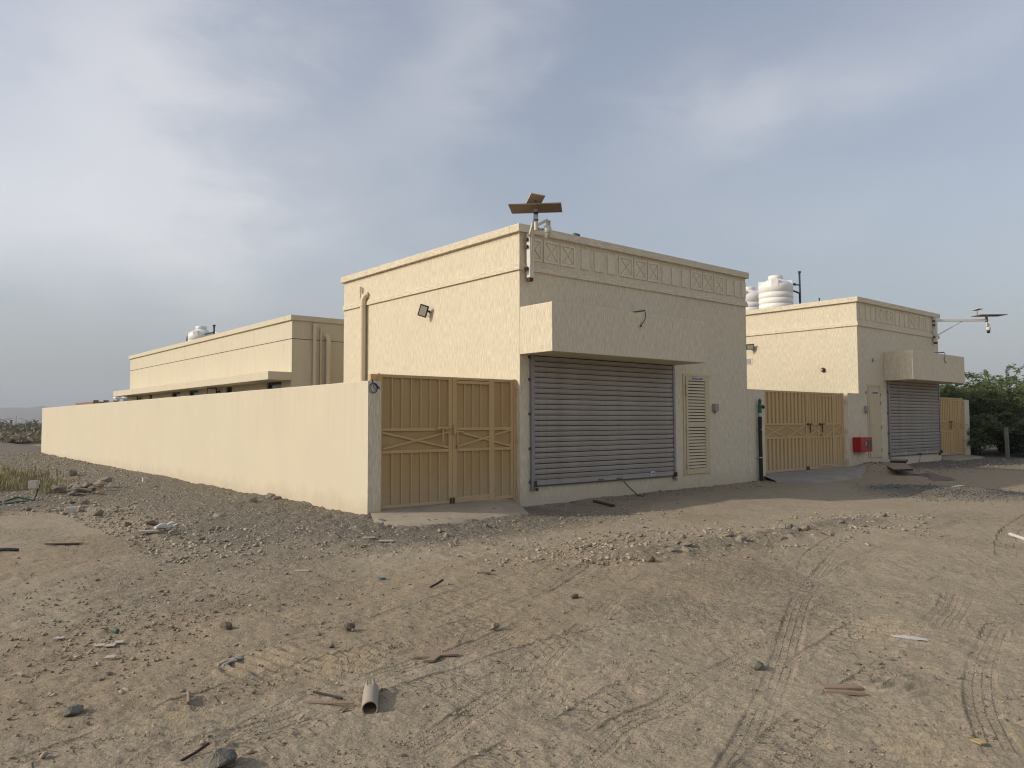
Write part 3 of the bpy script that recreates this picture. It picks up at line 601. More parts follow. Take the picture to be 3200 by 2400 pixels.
# louvred electrical-room door
D1 = subroot('louvre_door', B1, (8.72, 0, .31), 'narrow cream louvred door with a sign at the top')
mb = MB(); mb.box(8.705, 8.79, -.022, 0, .30, 2.79); mb.box(9.705, 9.77, -.022, 0, .30, 2.79); mb.box(8.79, 9.705, -.022, 0, 2.73, 2.79); mb.build('frame', 'door', D1, .004)
mb = MB(); ya, yb = -.036, -.004
mb.box(8.798, 8.878, ya, yb, .325, 2.722); mb.box(9.575, 9.697, ya, yb, .325, 2.722); mb.box(8.878, 9.575, ya, yb, 2.615, 2.722); mb.box(8.878, 9.575, ya, yb, 1.475, 1.60); mb.box(8.878, 9.575, ya, yb, .325, .455)
mb.build('leaf', 'door', D1, .004)
MB().box(8.87, 9.58, -.003, -.001, .44, 2.63).build('gap_shade_sheet', 'dark', D1)  # dark sheet standing for the shade in the gaps between louvres
lm_ = MB(); lm_.add([(-.347, -.012, -.031), (.347, -.012, -.031), (.347, .010, .026), (-.347, .010, .026), (-.347, .012, -.031), (.347, .012, -.031), (.347, .016, .026), (-.347, .016, .026)], [(0, 1, 2, 3), (0, 4, 5, 1), (4, 7, 6, 5), (3, 2, 6, 7), (0, 3, 7, 4), (1, 5, 6, 2)]); lme = lm_.mesh('louvre_slat', 'door')
for z0, z1, n in ((1.61, 2.61, 13), (.462, 1.468, 13)):
    for i in range(n): part('louvre_slat', lme, D1, (9.226, -.024, z0+(i+.5)*(z1-z0)/n))
mb = MB(); mb.box(9.02, 9.47, ya-.003, ya-.0005, 2.632, 2.712, 0); text_into(mb, 'ELECTRICAL ROOM', (9.245, ya-.0042, 2.672), .435, .060, 1); mb.build('sign', ['sign_white', 'sign_ink'], D1)
for zz in (2.49, 2.29, 1.40, .52):
    mb = MB(); mb.box(8.775, 8.812, -.05, -.03, zz, zz+.10); mb.tube([(8.788, -.055, zz-.07), (8.788, -.055, zz+.02)], .013, 8); mb.build('hinge', 'door', D1, .003)
mb = MB(); mb.box(9.625, 9.665, ya-.006, ya, 1.30, 1.46); mb.tube([(9.645, ya-.006, 1.44), (9.645, ya-.05, 1.44), (9.55, ya-.05, 1.44)], .009, 8); mb.build('handle', 'steel', D1)
# telephone-room door
D2 = subroot('plain_door', B2, (18.4, 0, .40), 'plain flush cream door with a small dark sign')
mb = MB(); mb.box(18.36, 18.44, -.022, 0, .39, 2.81); mb.box(19.25, 19.33, -.022, 0, .39, 2.81); mb.box(18.44, 19.25, -.022, 0, 2.74, 2.81); mb.build('frame', 'door', D2, .004)
MB().box(18.45, 19.24, -.034, -.002, .415, 2.70).build('leaf', 'door', D2, .004)
for za, zb in ((.62, 1.30), (1.52, 2.36)): MB().box(18.55, 19.14, -.040, -.034, za, zb).build('raised_panel', 'door', D2, .005)
mb = MB(); mb.box(18.63, 19.05, -.045, -.0355, 2.475, 2.595, 0); text_into(mb, 'TELEPHONE ROOM', (18.84, -.0462, 2.537), .39, .075, 1); mb.build('sign', ['sign_white', 'sign_ink'], D2)
for zz in (2.42, 2.15, 1.35, .60): MB().tube([(19.245, -.045, zz), (19.245, -.045, zz+.11)], .014, 8).build('hinge', 'brass', D2)
mb = MB(); mb.box(18.48, 18.515, -.042, -.034, 1.32, 1.52); mb.tube([(18.497, -.042, 1.48), (18.497, -.085, 1.48), (18.62, -.085, 1.48)], .01, 8); mb.build('handle', 'steel', D2)

# drain pipes on the sunlit side of the nearer building
mb = MB(); xx = 3.45-.09; mb.tube([(xx, 6.20, .1), (xx, 6.20, 4.72), (xx, 6.19, 4.84), (xx+.03, 6.15, 4.93), (3.455, 6.08, 4.98)], .078, 14)
for zz in (1.6, 2.9, 4.05, 4.66): mb.tube([(xx, 6.20, zz), (xx, 6.20, zz+.035)], .085, 14); 
mb.build('downpipe', 'pipe_cream', B1)
mb = MB(); xx = 3.45-.04; mb.tube([(xx, 6.40, .1), (xx, 6.40, 4.75), (xx-.02, 6.40, 4.86), (xx-.02, 6.40, 5.12)], .026, 10); mb.tube([(xx-.02, 6.40, 5.06), (xx-.02, 6.40, 5.21)], .036, 10); mb.build('vent_pipe', 'pipe_cream', B1)

# cut-off conduit stubs with a dangling wire on the two canopies
def stub(bld, x, xw):
    mb = MB(); mb.tube([(x, -.0, 3.97), (x+.03, -.45, 3.99), (x+.04, -.97, 3.995)], .017, 8, 0); mb.tube([(x+.04, -.97, 3.99), (x+.03, -1.0, 3.93), (x+.05, -.99, 3.84), (x-.02, -.985, 3.74), (xw, -.975, 3.66)], .009, 6, 1); mb.tube([(xw, -.975, 3.66), (xw, -.985, 3.63)], .018, 6, 1)
    return mb.build('conduit_stub', ['dark_steel', 'black_metal'], bld)
stub(B1, 6.12, 6.02); stub(B2, 22.1, 22.19)

# ------------------------------------------------------------------ gates
def gate(x0, x1, z0, z1, y, leaves, rails, label, group, bw, post=True, braces=(), hinges=True, corrugated=False):
    """leaves: list of (xa, xb, [(panel xa, panel xb, n battens, wicket?)])"""
    root = empty('metal_gate', (x0, y, z0), label, 'gate', group); r1, r2 = rails
    fd = .045
    for li, (xa, xb, pans) in enumerate(leaves):
        lf = subroot('gate_leaf', root, (xa, y, z0))
        xs = sorted({xa, xb} | {p for q in pans for p in (q[0], q[1])})
        edges = [xa] + [v for q in pans for v in (q[0], q[1])] + [xb]
        for i in range(0, len(edges), 2):
            if edges[i+1]-edges[i] > .004: MB().box(edges[i], edges[i+1]-.002, y-fd, y, z0, z1).build('stile', 'gate', lf, .003)
        for pa, pb, nb, wk in pans:
            if wk: bars = [(.004, z1-.05, z1-.001), (.004, z0+.001, z0+.045), (-.006, z1-.12, z1-.062), (-.006, z0+.062, z0+.112)]
            else: bars = [(.001, z1-.055, z1-.001), (.001, z0+.001, z0+.055)]
            for dy, za, zb in bars + [(.001, r1, r1+.055), (.001, r2, r2+.055)]: MB().box(pa, pb, y-fd+dy, y, za, zb).build('rail', 'gate', lf, .003)
        for pa, pb, nb, wk in pans:
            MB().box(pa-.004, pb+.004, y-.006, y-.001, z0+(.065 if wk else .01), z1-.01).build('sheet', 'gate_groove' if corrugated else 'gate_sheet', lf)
            if corrugated: MB().box(pa, pb, y-.026, y-.012, r2+.054, r1+.001).build('sheet', 'gate_sheet', lf)
            for za, zb in ((z0+(.112 if wk else .055), r2), (r1+.055, z1-(.12 if wk else .055))):
                t = MB()
                if corrugated: k = bw/2; t.add([(-k-.012, 0, 0), (-k, -.030, 0), (k, -.030, 0), (k+.012, 0, 0), (-k-.012, 0, zb-za), (-k, -.030, zb-za), (k, -.030, zb-za), (k+.012, 0, zb-za)], [(0, 1, 5, 4), (1, 2, 6, 5), (2, 3, 7, 6), (0, 3, 2, 1), (4, 5, 6, 7)])
                else: t.box(-bw/2, bw/2, -.026, .002, 0, zb-za)
                me = t.mesh('batten', 'gate')
                for i in range(nb):
                    xx = pa + (pb-pa)*(i+1)/(nb+1) if not corrugated else pa + (pb-pa)*(i+.5)/nb
                    part('batten', me, lf, (xx, y-.006, za))
        for (ax, az_, bx, bz_) in braces:
            for pa, pb, nb, wk in pans:
                # clip the brace to this panel
                ta, tb = sorted(((pa-ax)/(bx-ax), (pb-ax)/(bx-ax))); ta, tb = max(ta, 0), min(tb, 1)
                if tb-ta > .03:
                    A = (ax+(bx-ax)*ta, y-.030, az_+(bz_-az_)*ta); B = (ax+(bx-ax)*tb, y-.030, az_+(bz_-az_)*tb)
                    if (bz_ > az_): A = (A[0], y-.036, A[2]); B = (B[0], y-.036, B[2])
                    MB().bar(A, B, .018, .038).build('brace', 'gate', lf)
    return root
y1 = .15
g = gate(.30, 3.38, .10, 2.46, y1, [(.30, 1.855, [(.355, 1.775, 6, False)]), (1.862, 3.36, [(1.965, 2.745, 3, True), (2.875, 3.295, 1, False)])], (1.455, 1.06), 'nearest ochre metal gate, beside the long boundary wall', 'ochre metal gates', .026,
         braces=[(.36, 1.43, 1.78, 1.14), (.36, 1.14, 1.78, 1.43), (1.90, 1.455, 3.30, 1.135), (1.90, 1.135, 3.30, 1.455)])
mb = MB(); mb.box(.255, .298, y1-.05, y1+.05, .10, 2.47); mb.box(.12, .256, y1-.03, y1+.03, 2.34, 2.455); mb.build('post', 'gate', g, .003); MB().box(3.365, 3.425, y1-.05, y1+.01, .08, 2.47).build('post', 'gate', g, .003)
for zz in (2.14, 1.17, .12): MB().box(3.40, 3.452, y1-.075, y1-.05, zz, zz+.14).build('hinge', 'gate', g, .003)
mb = MB(); mb.tube([(1.48, y1-.075, 1.505), (1.82, y1-.075, 1.505)], .015, 10); mb.box(1.50, 1.56, y1-.09, y1-.045, 1.48, 1.53); mb.box(1.66, 1.72, y1-.09, y1-.045, 1.48, 1.53); mb.box(1.61, 1.64, y1-.085, y1-.07, 1.24, 1.50); mb.build('bolt', 'gate', g, .003)
mb = MB(); mb.tube([(1.93, y1-.075, 1.425), (2.11, y1-.075, 1.43)], .013, 10); mb.box(1.945, 1.975, y1-.085, y1-.07, 1.18, 1.43); mb.box(1.865, 1.915, y1-.10, y1-.04, 1.38, 1.56); mb.build('bolt', 'gate', g, .003)
mb = MB(); mb.box(1.94, 1.99, y1-.10, y1-.07, 1.12, 1.18, 0); mb.tube([(1.95, y1-.085, 1.175), (1.95, y1-.085, 1.215), (1.98, y1-.085, 1.215), (1.98, y1-.085, 1.175)], .005, 6); mb.build('padlock', 'brass', g)
mb = MB(); mb.box(1.80, 1.835, y1-.07, y1-.045, .02, .20); mb.box(1.87, 1.90, y1-.07, y1-.045, .02, .20); mb.build('drop_bolt', 'rust', g)
y2 = .12
g = gate(12.36, 16.85, .19, 2.48, y2, [(12.36, 14.69, [(12.40, 14.63, 11, False)]), (14.70, 16.85, [(14.78, 15.33, 3, False), (15.42, 16.21, 4, True), (16.33, 16.80, 3, False)])], (1.50, 1.115), 'wide ochre metal gate between the two utility buildings', 'ochre metal gates', .115, corrugated=True,
         braces=[(12.40, 1.47, 13.46, 1.16), (12.40, 1.16, 13.46, 1.48), (13.50, 1.49, 14.62, 1.17), (13.56, 1.16, 14.62, 1.49), (14.78, 1.47, 15.78, 1.16), (14.78, 1.19, 15.76, 1.50), (15.80, 1.50, 16.80, 1.17), (15.80, 1.17, 16.80, 1.50)])
MB().box(16.855, 16.93, y2-.05, y2+.02, .17, 2.49).build('post', 'gate', g, .003); MB().box(12.335, 12.357, y2-.04, y2+.02, .17, 2.47).build('post', 'gate', g, .003)
for zz in (2.15, 1.22, .30): MB().box(16.93, 17.05, y2-.05, y2-.03, zz, zz+.14).build('hinge', 'gate', g, .003)
for bx in (14.66, 15.37):
    mb = MB(); mb.tube([(bx, y2-.08, 1.525), (bx+.30, y2-.08, 1.53)], .016, 10); mb.box(bx+.14, bx+.17, y2-.09, y2-.07, 1.27, 1.53); mb.lathe([(.0, 0), (.03, 0), (.03, .05), (0, .05)], (bx, y2-.09, 1.50), 10); mb.build('bolt', 'rust', g)
mb = MB(); mb.box(15.47, 15.54, y2-.10, y2-.07, 1.17, 1.24); mb.build('padlock', 'brass', g, .004)
mb = MB(); mb.box(14.60, 14.645, y2-.07, y2-.045, .10, .28); mb.box(14.71, 14.75, y2-.07, y2-.045, .10, .28); mb.build('drop_bolt', 'rust', g)
g = gate(24.27, 26.52, .31, 2.50, y2, [(24.27, 25.36, [(24.31, 25.30, 6, False)]), (25.37, 26.52, [(25.45, 26.12, 4, True), (26.22, 26.47, 2, False)])], (1.55, 1.19), 'farthest ochre metal gate, left of the green bushes', 'ochre metal gates', .10, corrugated=True,
         braces=[(24.31, 1.52, 25.30, 1.23), (24.31, 1.23, 25.30, 1.54), (25.45, 1.55, 26.45, 1.22), (25.45, 1.22, 26.45, 1.54)])
MB().box(26.525, 26.60, y2-.05, y2+.02, .30, 2.51).build('post', 'gate', g, .003); MB().box(24.205, 24.265, y2-.04, y2+.02, .3, 2.48).build('post', 'gate', g, .003)
for zz in (2.2, 1.3, .40): MB().box(26.58, 26.63, y2-.07, y2-.05, zz, zz+.14).build('hinge', 'gate', g)
mb = MB(); mb.tube([(25.15, y2-.08, 1.58), (25.50, y2-.08, 1.58)], .016, 8); mb.box(25.28, 25.31, y2-.09, y2-.07, 1.28, 1.58); mb.build('bolt', 'rust', g)

# ------------------------------------------------------------------ smooth building behind the wall
BX, BY, BE = 2.6, 8.87, 26.0
BB3 = empty('long_building', (BX, BY, 0), 'long smooth cream building behind the boundary wall', 'building')
wins = [(22.46, 22.9), (18.75, 19.78), (16.72, 17.76), (13.43, 13.99), (9.55, 10.62)]
mb = MB(); mb.box(BX, 11.0, BY, BE, 2.81, 4.515); mb.box(BX, 11.0, BY, BE, -.3, 1.6)
prev = BY
for a, b in sorted(wins): mb.box(BX, 11.0, prev, a, 1.6, 2.81); prev = b
mb.box(BX, 11.0, prev, BE, 1.6, 2.81); mb.build('wall', 'smooth', BB3)
for a, b in wins:
    f_ = MB(); f_.box(BX+.06, BX+.12, a, a+.04, 1.6, 2.80); f_.box(BX+.06, BX+.12, b-.04, b, 1.6, 2.80); f_.box(BX+.06, BX+.12, a+.04, b-.04, 2.755, 2.80); f_.box(BX+.06, BX+.12, a+.04, b-.04, 1.6, 1.64); fo = f_.build('window', 'black_metal', BB3)
    MB().box(BX+.09, BX+.10, a+.04, b-.04, 1.64, 2.755).build('pane', 'glass', fo)
mb = MB(); e = .06; mb.box(BX-e, 11.06, BY-e, BY+.3, 4.515, 4.665); mb.box(BX-e, BX+.3, BY+.3, BE+e, 4.515, 4.664); mb.box(10.8, 11.06, BY+.3, BE, 4.515, 4.664); mb.build('coping', 'smooth', BB3, .01)
MB().box(BX+.3, 10.8, BY+.3, BE, 4.2, 4.516).build('roof', 'roof', BB3)
mb = MB(); mb.box(1.92, BX-.001, BY+.002, BE-.01, 2.815, 3.045); mb.build('ledge', 'smooth', BB3, .008)
mb = MB(); mb.box(BX-.006, BX, BY, BE, 3.985, 4.0); mb.box(BX-.006, 11, BY-.006, BY, 3.985, 4.0); mb.build('groove', 'dark', BB3)
for (py, r, zt, bend, nm) in ((3.26, .05, 4.44, 0, 'vent_pipe'), (3.465, .026, 4.33, 0, 'vent_pipe'), (3.675, .072, 4.0, 1, 'downpipe')):
    yy = BY-.01-r*1.15; mb = MB()
    pts = [(py, yy, .2), (py, yy, zt)] if not bend else [(py, yy, .2), (py, yy, zt), (py, yy+.02, zt+.09), (py-.03, yy+.06, zt+.14), (py-.05, BY+.01, zt+.15)]
    mb.tube(pts, r, 12); 
    for zz in (3.35, zt-.35): mb.tube([(py, yy, zz), (py, yy, zz+.03)], r*1.1, 12)
    if nm == 'vent_pipe': mb.tube([(py, yy, zt-.06), (py, yy, zt+.005)], r*1.15, 12)
    mb.build(nm, 'pipe_cream', BB3)

# ------------------------------------------------------------------ water tanks
def water_tank(c, r, h, label, group, ribs=6, rot=0.):
    root = empty('water_tank', c, label, 'water tank', group)
    prof = [(.02, 0), (r*.97, 0), (r, .04)]
    for i in range(ribs):
        z = .04 + (h-.04)*(i+1)/(ribs)
        prof += [(r, z-.030), (r*.978, z-.022), (r*.978, z-.012), (r, z-.004)] if i < ribs-1 else [(r*1.0, z)]
    prof += [(r*.985, h+.05), (r*.80, h+.17), (r*.50, h+.27), (r*.42, h+.29), (.02, h+.292)]
    MB().lathe(prof, c, 48).build('body', 'tank', root)
    for k in range(4):
        a = rot + k*math.pi/2; u = Vector((math.cos(a), math.sin(a), 0)); t = Vector((-u.y, u.x, 0)); b = Vector(c)+Vector((0, 0, h))
        mb = MB(); wv = t*.13*r/.6
        P = [b+u*r*.55-wv, b+u*r*.99-wv, b+u*r*.99+wv, b+u*r*.55+wv]
        zs = [.22, .23, .23, .22]; mb.add([p+Vector((0, 0, -.03)) for p in P]+[p+Vector((0, 0, z*r/.6)) for p, z in zip(P, zs)], [(4, 5, 6, 7), (0, 1, 5, 4), (1, 2, 6, 5), (2, 3, 7, 6), (3, 0, 4, 7)]); mb.build('lug', 'tank', root, .015)
    MB().lathe([(.02, 0), (r*.40, 0), (r*.43, .03), (r*.43, .11), (r*.40, .14), (.02, .15)], (c[0], c[1], c[2]+h+.285), 32).build('lid', 'tank', root)
    return root
zr = 5.41
t1c = (18.25+.42, 3.35, zr)
T1 = water_tank((18.75, 3.42, zr), .60, 1.08, 'big white ribbed water tank on the right building, nearer of the pair', 'rooftop water tanks', 5, R(28))
T2 = water_tank((20.1, 5.4, zr), .60, 1.08, 'white water tank half hidden behind the nearer building, left of the big tank', 'rooftop water tanks', 5, R(10))
T3 = water_tank((4.2, 21.4, 4.52), .52, .74, 'squat white water tank on the long building behind the wall', 'rooftop water tanks', 4, R(45))

# ------------------------------------------------------------------ floodlights and wall fittings
def floodlight(c, nrm, roll, w_, h_, label, out=.18, fd=(-.7, -.62, -.22)):
    # c: point on the wall, nrm: outward wall normal; the head leans out and tilts
    root = empty('floodlight', c, label, 'floodlight', 'floodlights'); n = Vector(nrm); t = Vector((0, 0, 1)).cross(n); upz = Vector((0, 0, 1))
    hd = Vector(c)+n*out; f_ = Vector(fd).normalized(); sx = Vector((0, 0, 1)).cross(f_).normalized(); sy = f_.cross(sx); q = Matrix.Rotation(roll, 3, f_); sx = q @ sx; sy = q @ sy
    mb = MB(); mb.obox(hd, sx*w_/2, sy*h_/2, f_*.022); mb.obox(hd-f_*.045, sx*w_*.32, sy*h_*.32, f_*.024); mb.build('housing', 'black_metal', root, .008)
    MB().obox(hd+f_*.023, sx*(w_/2-.028), sy*(h_/2-.028), f_*.002).build('lens', 'lens', root)
    mb = MB(); e1 = hd+sx*(w_/2+.012)-f_*.01; e2 = hd-sx*(w_/2+.012)-f_*.01; wl = Vector(c)
    mb.bar(e1, wl+sx*w_*.35+n*.02, .03, .006); mb.bar(e2, wl-sx*w_*.35+n*.02, .03, .006); mb.obox(wl+n*.012, sx*w_*.4, sy*.02, n*.006); mb.build('bracket', 'black_metal', root)
    MB().tube([hd-f_*.06, hd-f_*.09-upz*.09, wl+n*.03-upz*.12, wl-upz*.02+n*.01], .007, 6).build('cable', 'black_metal', root)
    return root
floodlight((3.45, 3.22, 4.20), (-1, 0, 0), R(-20), .21, .28, 'black square floodlight tilted on the sunlit wall of the nearer building')
floodlight((17.8, 3.80, 4.28), (-1, 0, 0), R(4), .27, .20, 'black floodlight on the sunlit wall of the farther building')
floodlight((BX, 24.25, 2.69), (-1, 0, 0), 0, .46, .26, 'framed floodlight farthest left under the long ledge', .3)
floodlight((BX, 14.55, 2.68), (-1, 0, 0), 0, .34, .25, 'framed floodlight under the middle of the long ledge', .25)
def wallbox(name, x0, x1, z0, z1, d, label, cat, mat='grey_plastic', hood=False):
    root = empty(name, (x0, 0, z0), label, cat); MB().box(x0, x1, -d, 0, z0, z1).build('case', mat, root, .008)
    MB().box(x0+.02, x1-.02, -d-.006, -d, z0+.05, z1-.03).build('cover', mat, root, .003)
    if hood: MB().tube([((x0+x1)/2, -d*.5, z0-.001), ((x0+x1)/2, -d*.5, z0-.05)], .03, 10).build('gland', mat, root)
wallbox('junction_box', 9.90, 10.07, 1.87, 2.06, .09, 'grey junction box right of the louvred door', 'junction box', hood=True)
wallbox('junction_box', 18.13, 18.30, 1.91, 2.10, .08, 'grey junction box left of the plain cream door', 'junction box', hood=True)
wallbox('switch_plate', 18.25, 18.33, 2.50, 2.58, .03, 'tiny switch plate beside top of the plain cream door', 'switch')
def vent(c, face, w_, h_, label):
    root = empty('wall_vent', c, label, 'vent'); x, y, z = c
    if face == 'y':
        mb = MB(); mb.box(x, x+.02, y-.02, y, z, z+h_); mb.box(x+w_-.02, x+w_, y-.02, y, z, z+h_); mb.box(x+.02, x+w_-.02, y-.02, y, z, z+.02); mb.box(x+.02, x+w_-.02, y-.02, y, z+h_-.02, z+h_); mb.build('frame', 'white_metal', root)
        MB().box(x+.02, x+w_-.02, y-.004, y-.001, z+.02, z+h_-.02).build('mesh_screen', 'dark', root)
        for i in range(3): MB().box(x+.02, x+w_-.02, y-.015, y-.006, z+.02+(i+.6)*(h_-.04)/3.4, z+.02+(i+.6)*(h_-.04)/3.4+.014).build('louvre', 'white_metal', root)
    else:
        mb = MB(); mb.box(x-.02, x, y, y+.02, z, z+h_); mb.box(x-.02, x, y+w_-.02, y+w_, z, z+h_); mb.box(x-.02, x, y+.02, y+w_-.02, z, z+.02); mb.box(x-.02, x, y+.02, y+w_-.02, z+h_-.02, z+h_); mb.build('frame', 'white_metal', root)
        MB().box(x-.004, x-.001, y+.02, y+w_-.02, z+.02, z+h_-.02).build('mesh_screen', 'dark', root)
        for i in range(5): MB().box(x-.015, x-.006, y+.02, y+w_-.02, z+.02+(i+.5)*(h_-.04)/5.4, z+.02+(i+.5)*(h_-.04)/5.4+.014).build('louvre', 'white_metal', root)
vent((18.70, 0, 3.54), 'y', .19, .17, 'small square vent high on the farther facade, left of canopy')
vent((17.8, 3.85, 3.66), 'x', .23, .23, 'white framed vent below the floodlight on the farther building')
root = empty('alarm_bell', (17.8, 1.17, 3.32), 'round dark red alarm bell on the sunlit wall', 'alarm bell')
mb = MB(); mb.tube([(17.8, 1.17, 3.32), (17.75, 1.17, 3.32)], .075, 20); mb.tube([(17.75, 1.17, 3.32), (17.72, 1.17, 3.32), (17.70, 1.17, 3.32)], [.075, .06, .03], 20); mb.build('dome', 'bell', root)
MB().tube([(17.70, 1.17, 3.32), (17.68, 1.17, 3.32)], .035, 12).build('cap', 'lens', root)

# hose cabinet
root = empty('hose_cabinet', (17.3, 0, .63), 'red steel fire hose cabinet on the wall below the plain door', 'cabinet')
mb = MB(); mb.box(17.30, 18.10, -.25, -.004, .64, 1.10); mb.build('case', 'red', root, .012)
mb = MB(); mb.box(17.325, 18.075, -.266, -.252, .665, 1.075); mb.build('door', 'red', root, .006)
mb = MB(); mb.box(17.70, 18.00, -.274, -.266, .74, 1.02); mb.build('window', 'dark_steel', root, .03); MB().box(17.72, 17.98, -.278, -.274, .765, .995).build('pane', 'glass', root)
mb = MB(); mb.box(17.60, 17.64, -.280, -.266, .84, .97); mb.tube([(17.62, -.28, .95), (17.62, -.305, .95), (17.62, -.305, .87)], .008, 8); mb.build('handle', 'steel', root)
# standpipe
root = empty('standpipe', (11.94, 0, 0), 'black standpipe with a green valve on the low wall', 'standpipe')
mb = MB(); px0, yy = 11.95, -.085; mb.tube([(px0+.01, yy, -.15), (px0, yy, .5), (px0-.01, yy, 1.2), (px0-.005, yy, 1.74)], .052, 14); mb.build('riser', 'black_rubber', root)
for zz in (.62, 1.38): mb = MB(); mb.tube([(px0, yy, zz), (px0, yy, zz+.03)], .057, 14); mb.box(px0-.06, px0+.06, yy+.04, 0, zz, zz+.03); mb.build('clamp', 'steel', root)
mb = MB(); mb.tube([(px0, yy, 1.74), (px0, yy, 1.84)], .04, 12); mb.tube([(px0, yy, 1.80), (px0+.14, yy-.02, 1.80)], .014, 8); mb.build('ball_valve', 'steel', root)
mb = MB(); mb.lathe([(.05, 0), (.06, .02), (.045, .05), (.048, .16), (.055, .2), (.04, .25), (.036, .3)], (px0, yy, 1.84), 14); mb.tube([(px0, yy, 2.12), (px0-.005, yy-.02, 2.17), (px0-.05, yy-.03, 2.19), (px0-.085, yy-.035, 2.15)], [.038, .038, .036, .032], 12); mb.build('hydrant_body', 'green', root)
mb = MB(); mb.tube([(px0+.03, yy, 2.0), (px0+.13, yy-.01, 2.0)], .014, 8); mb.tube([(px0+.13, yy-.01, 2.0), (px0+.155, yy-.01, 2.0)], .05, 14); mb.build('hand_wheel', 'green', root)

# coil of blue wire hanging on the wall end
root = empty('wire_coil', (.1, -.02, 2.2), 'coil of thin blue wire hanging on the boundary wall end', 'wire')
mb = MB(); cx_, cz_ = .09, 2.20
for k, (r_, ox, oz, sq) in enumerate(((.085, 0, 0, 1), (.08, .012, .01, .82), (.05, .03, .03, .7))):
    mb.tube([(cx_+ox+r_*sq*math.cos(a), -.028-.006*k, cz_+oz+r_*math.sin(a)) for a in np.linspace(0, 2*math.pi, 22)], .0045, 6, caps=False)
mb.tube([(.07, -.03, 2.36), (.075, -.03, 2.33), (.09, -.035, 2.29), (.15, -.04, 2.26), (.20, -.045, 2.21), (.21, -.04, 2.19), (.17, -.04, 2.22), (.10, -.035, 2.285)], .006, 6)
mb.tube([(.09, -.02, 2.285), (.065, -.025, 2.345), (.06, .02, 2.345), (.08, -.02, 2.33)], .005, 6); mb.build('loop', 'blue_wire', root)

# ------------------------------------------------------------------ solar camera masts
def mast(wall, end, label, zarm, panel_yaw, small_at, cam_off, seed):
    wx, wy = wall; root = empty('camera_mast', (wx, 0, 4.5), label, 'camera mast', 'solar camera masts')
    a = Vector((wx, wy, zarm)); e = Vector((end[0], end[1], zarm)); d = (e-a).normalized(); t = Vector((-d.y, d.x, 0))
    mb = MB(); mb.box(wx-.055, wx+.055, -.16, -.05, 4.53, 5.44); mb.box(wx-.03, wx+.03, -.05, -.004, 4.60, 5.40); mb.build('post', 'white_metal', root, .005)
    mb = MB(); mb.box(wx-.045, wx+.055, -.14, -.05, 4.46, 4.53); mb.build('end_block', 'rust', root)
    for zz in (5.28, 5.13, 4.68): MB().box(wx-.105, wx-.055, -.12, -.05, zz, zz+.06).build('clip', 'rust', root, .004)
    MB().bar(a, e+d*.05, .075, .085).build('arm', 'white_metal', root, .004)
    MB().bar(Vector((wx, wy-.02, 4.76)), a+d*(e-a).length*.52-Vector((0, 0, .04)), .035, .04).build('brace', 'white_metal', root)
    s = e + t*.0; zb = zarm+.17
    mb = MB(); mb.tube([(s.x, s.y, zarm-.24), (s.x, s.y, zarm-.07)], .036, 12); mb.build('stub', 'white_metal', root)
    mb = MB(); mb.tube([(s.x, s.y, zarm-.07), (s.x, s.y, zarm+.10)], .044, 14); mb.build('taped_joint', 'blue_tape', root)
    mb = MB(); mb.tube([(s.x, s.y, zarm+.10), (s.x, s.y, zb-.01)], [.05, .036], 12); mb.build('neck', 'white_metal', root)
    u = Vector((math.cos(panel_yaw), math.sin(panel_yaw), .0)); v = Vector((-u.y, u.x, .03))
    pc = s + Vector((0, 0, zb-zarm)) + (u*.10 if seed else Vector((0, 0, 0)))
    mb = MB(); mb.obox(pc, u*.48, v*.33, Vector((0, 0, .010)), 0); mb.obox(pc+Vector((0, 0, .012)), u*.47, v*.32, Vector((0, 0, .002)), 1); mb.build('solar_panel', ['panel_under', 'solar'], root)
    sc = pc + Vector(small_at); mb = MB(); mb.tube([(sc.x, sc.y, pc.z), (sc.x, sc.y, sc.z)], .012, 8); mb.build('stalk', 'dark_steel', root)
    mb = MB(); n = (Vector((.02, .10, 1)) if seed else Vector((.22, .42, .85))).normalized(); uu = Vector((math.cos(panel_yaw+.5), math.sin(panel_yaw+.5), 0)); uu = (uu-n*uu.dot(n)).normalized(); vv = n.cross(uu)
    mb.obox(sc, uu*.14, vv*.14, n*.008, 0); mb.obox(sc+n*.0095, uu*.13, vv*.13, n*.0015, 1); mb.build('small_panel', ['panel_small', 'solar'], root)
    # dome camera on its bracket
    h = s + Vector(cam_off); top = s+Vector((0, 0, zarm-.16-zarm))
    mb = MB(); mb.bar(top, Vector((h.x, h.y, h.z+.20)), .07, .045); mb.bar(Vector((h.x, h.y, h.z+.20))+Vector((.05, 0, 0)), Vector((h.x+.05, h.y, h.z+.02)), .05, .014); mb.tube([(h.x, h.y, h.z+.2), (h.x, h.y, h.z+.06)], .022, 10); mb.build('camera_bracket', 'white_metal', root, .004)
    mb = MB(); mb.lathe([(.01, .10), (.05, .095), (.075, .06), (.078, -.04), (.06, -.05)], h, 20); mb.build('camera_housing', 'white_metal', root)
    mb = MB(); mb.lathe([(.058, -.05), (.058, -.09), (.045, -.13), (.02, -.15), (.004, -.155)], h, 18); mb.build('camera_dome', 'lens' if not seed else 'black_metal', root)
    MB().tube([top+Vector((0, 0, .05)), top+Vector((.06, -.02, -.08)), Vector((h.x-.05, h.y, h.z+.03)), Vector((h.x-.02, h.y, h.z+.09))], .008, 6).build('cable', 'black_metal', root)
    return root
mast((3.645, -.12), (2.84, -1.18), 'solar camera mast on corner of the nearer building, pointing towards the viewer', 5.41, math.atan2(-.69, .67), (-.10, -.10, .12), (.20, -.10, -.24), 0)
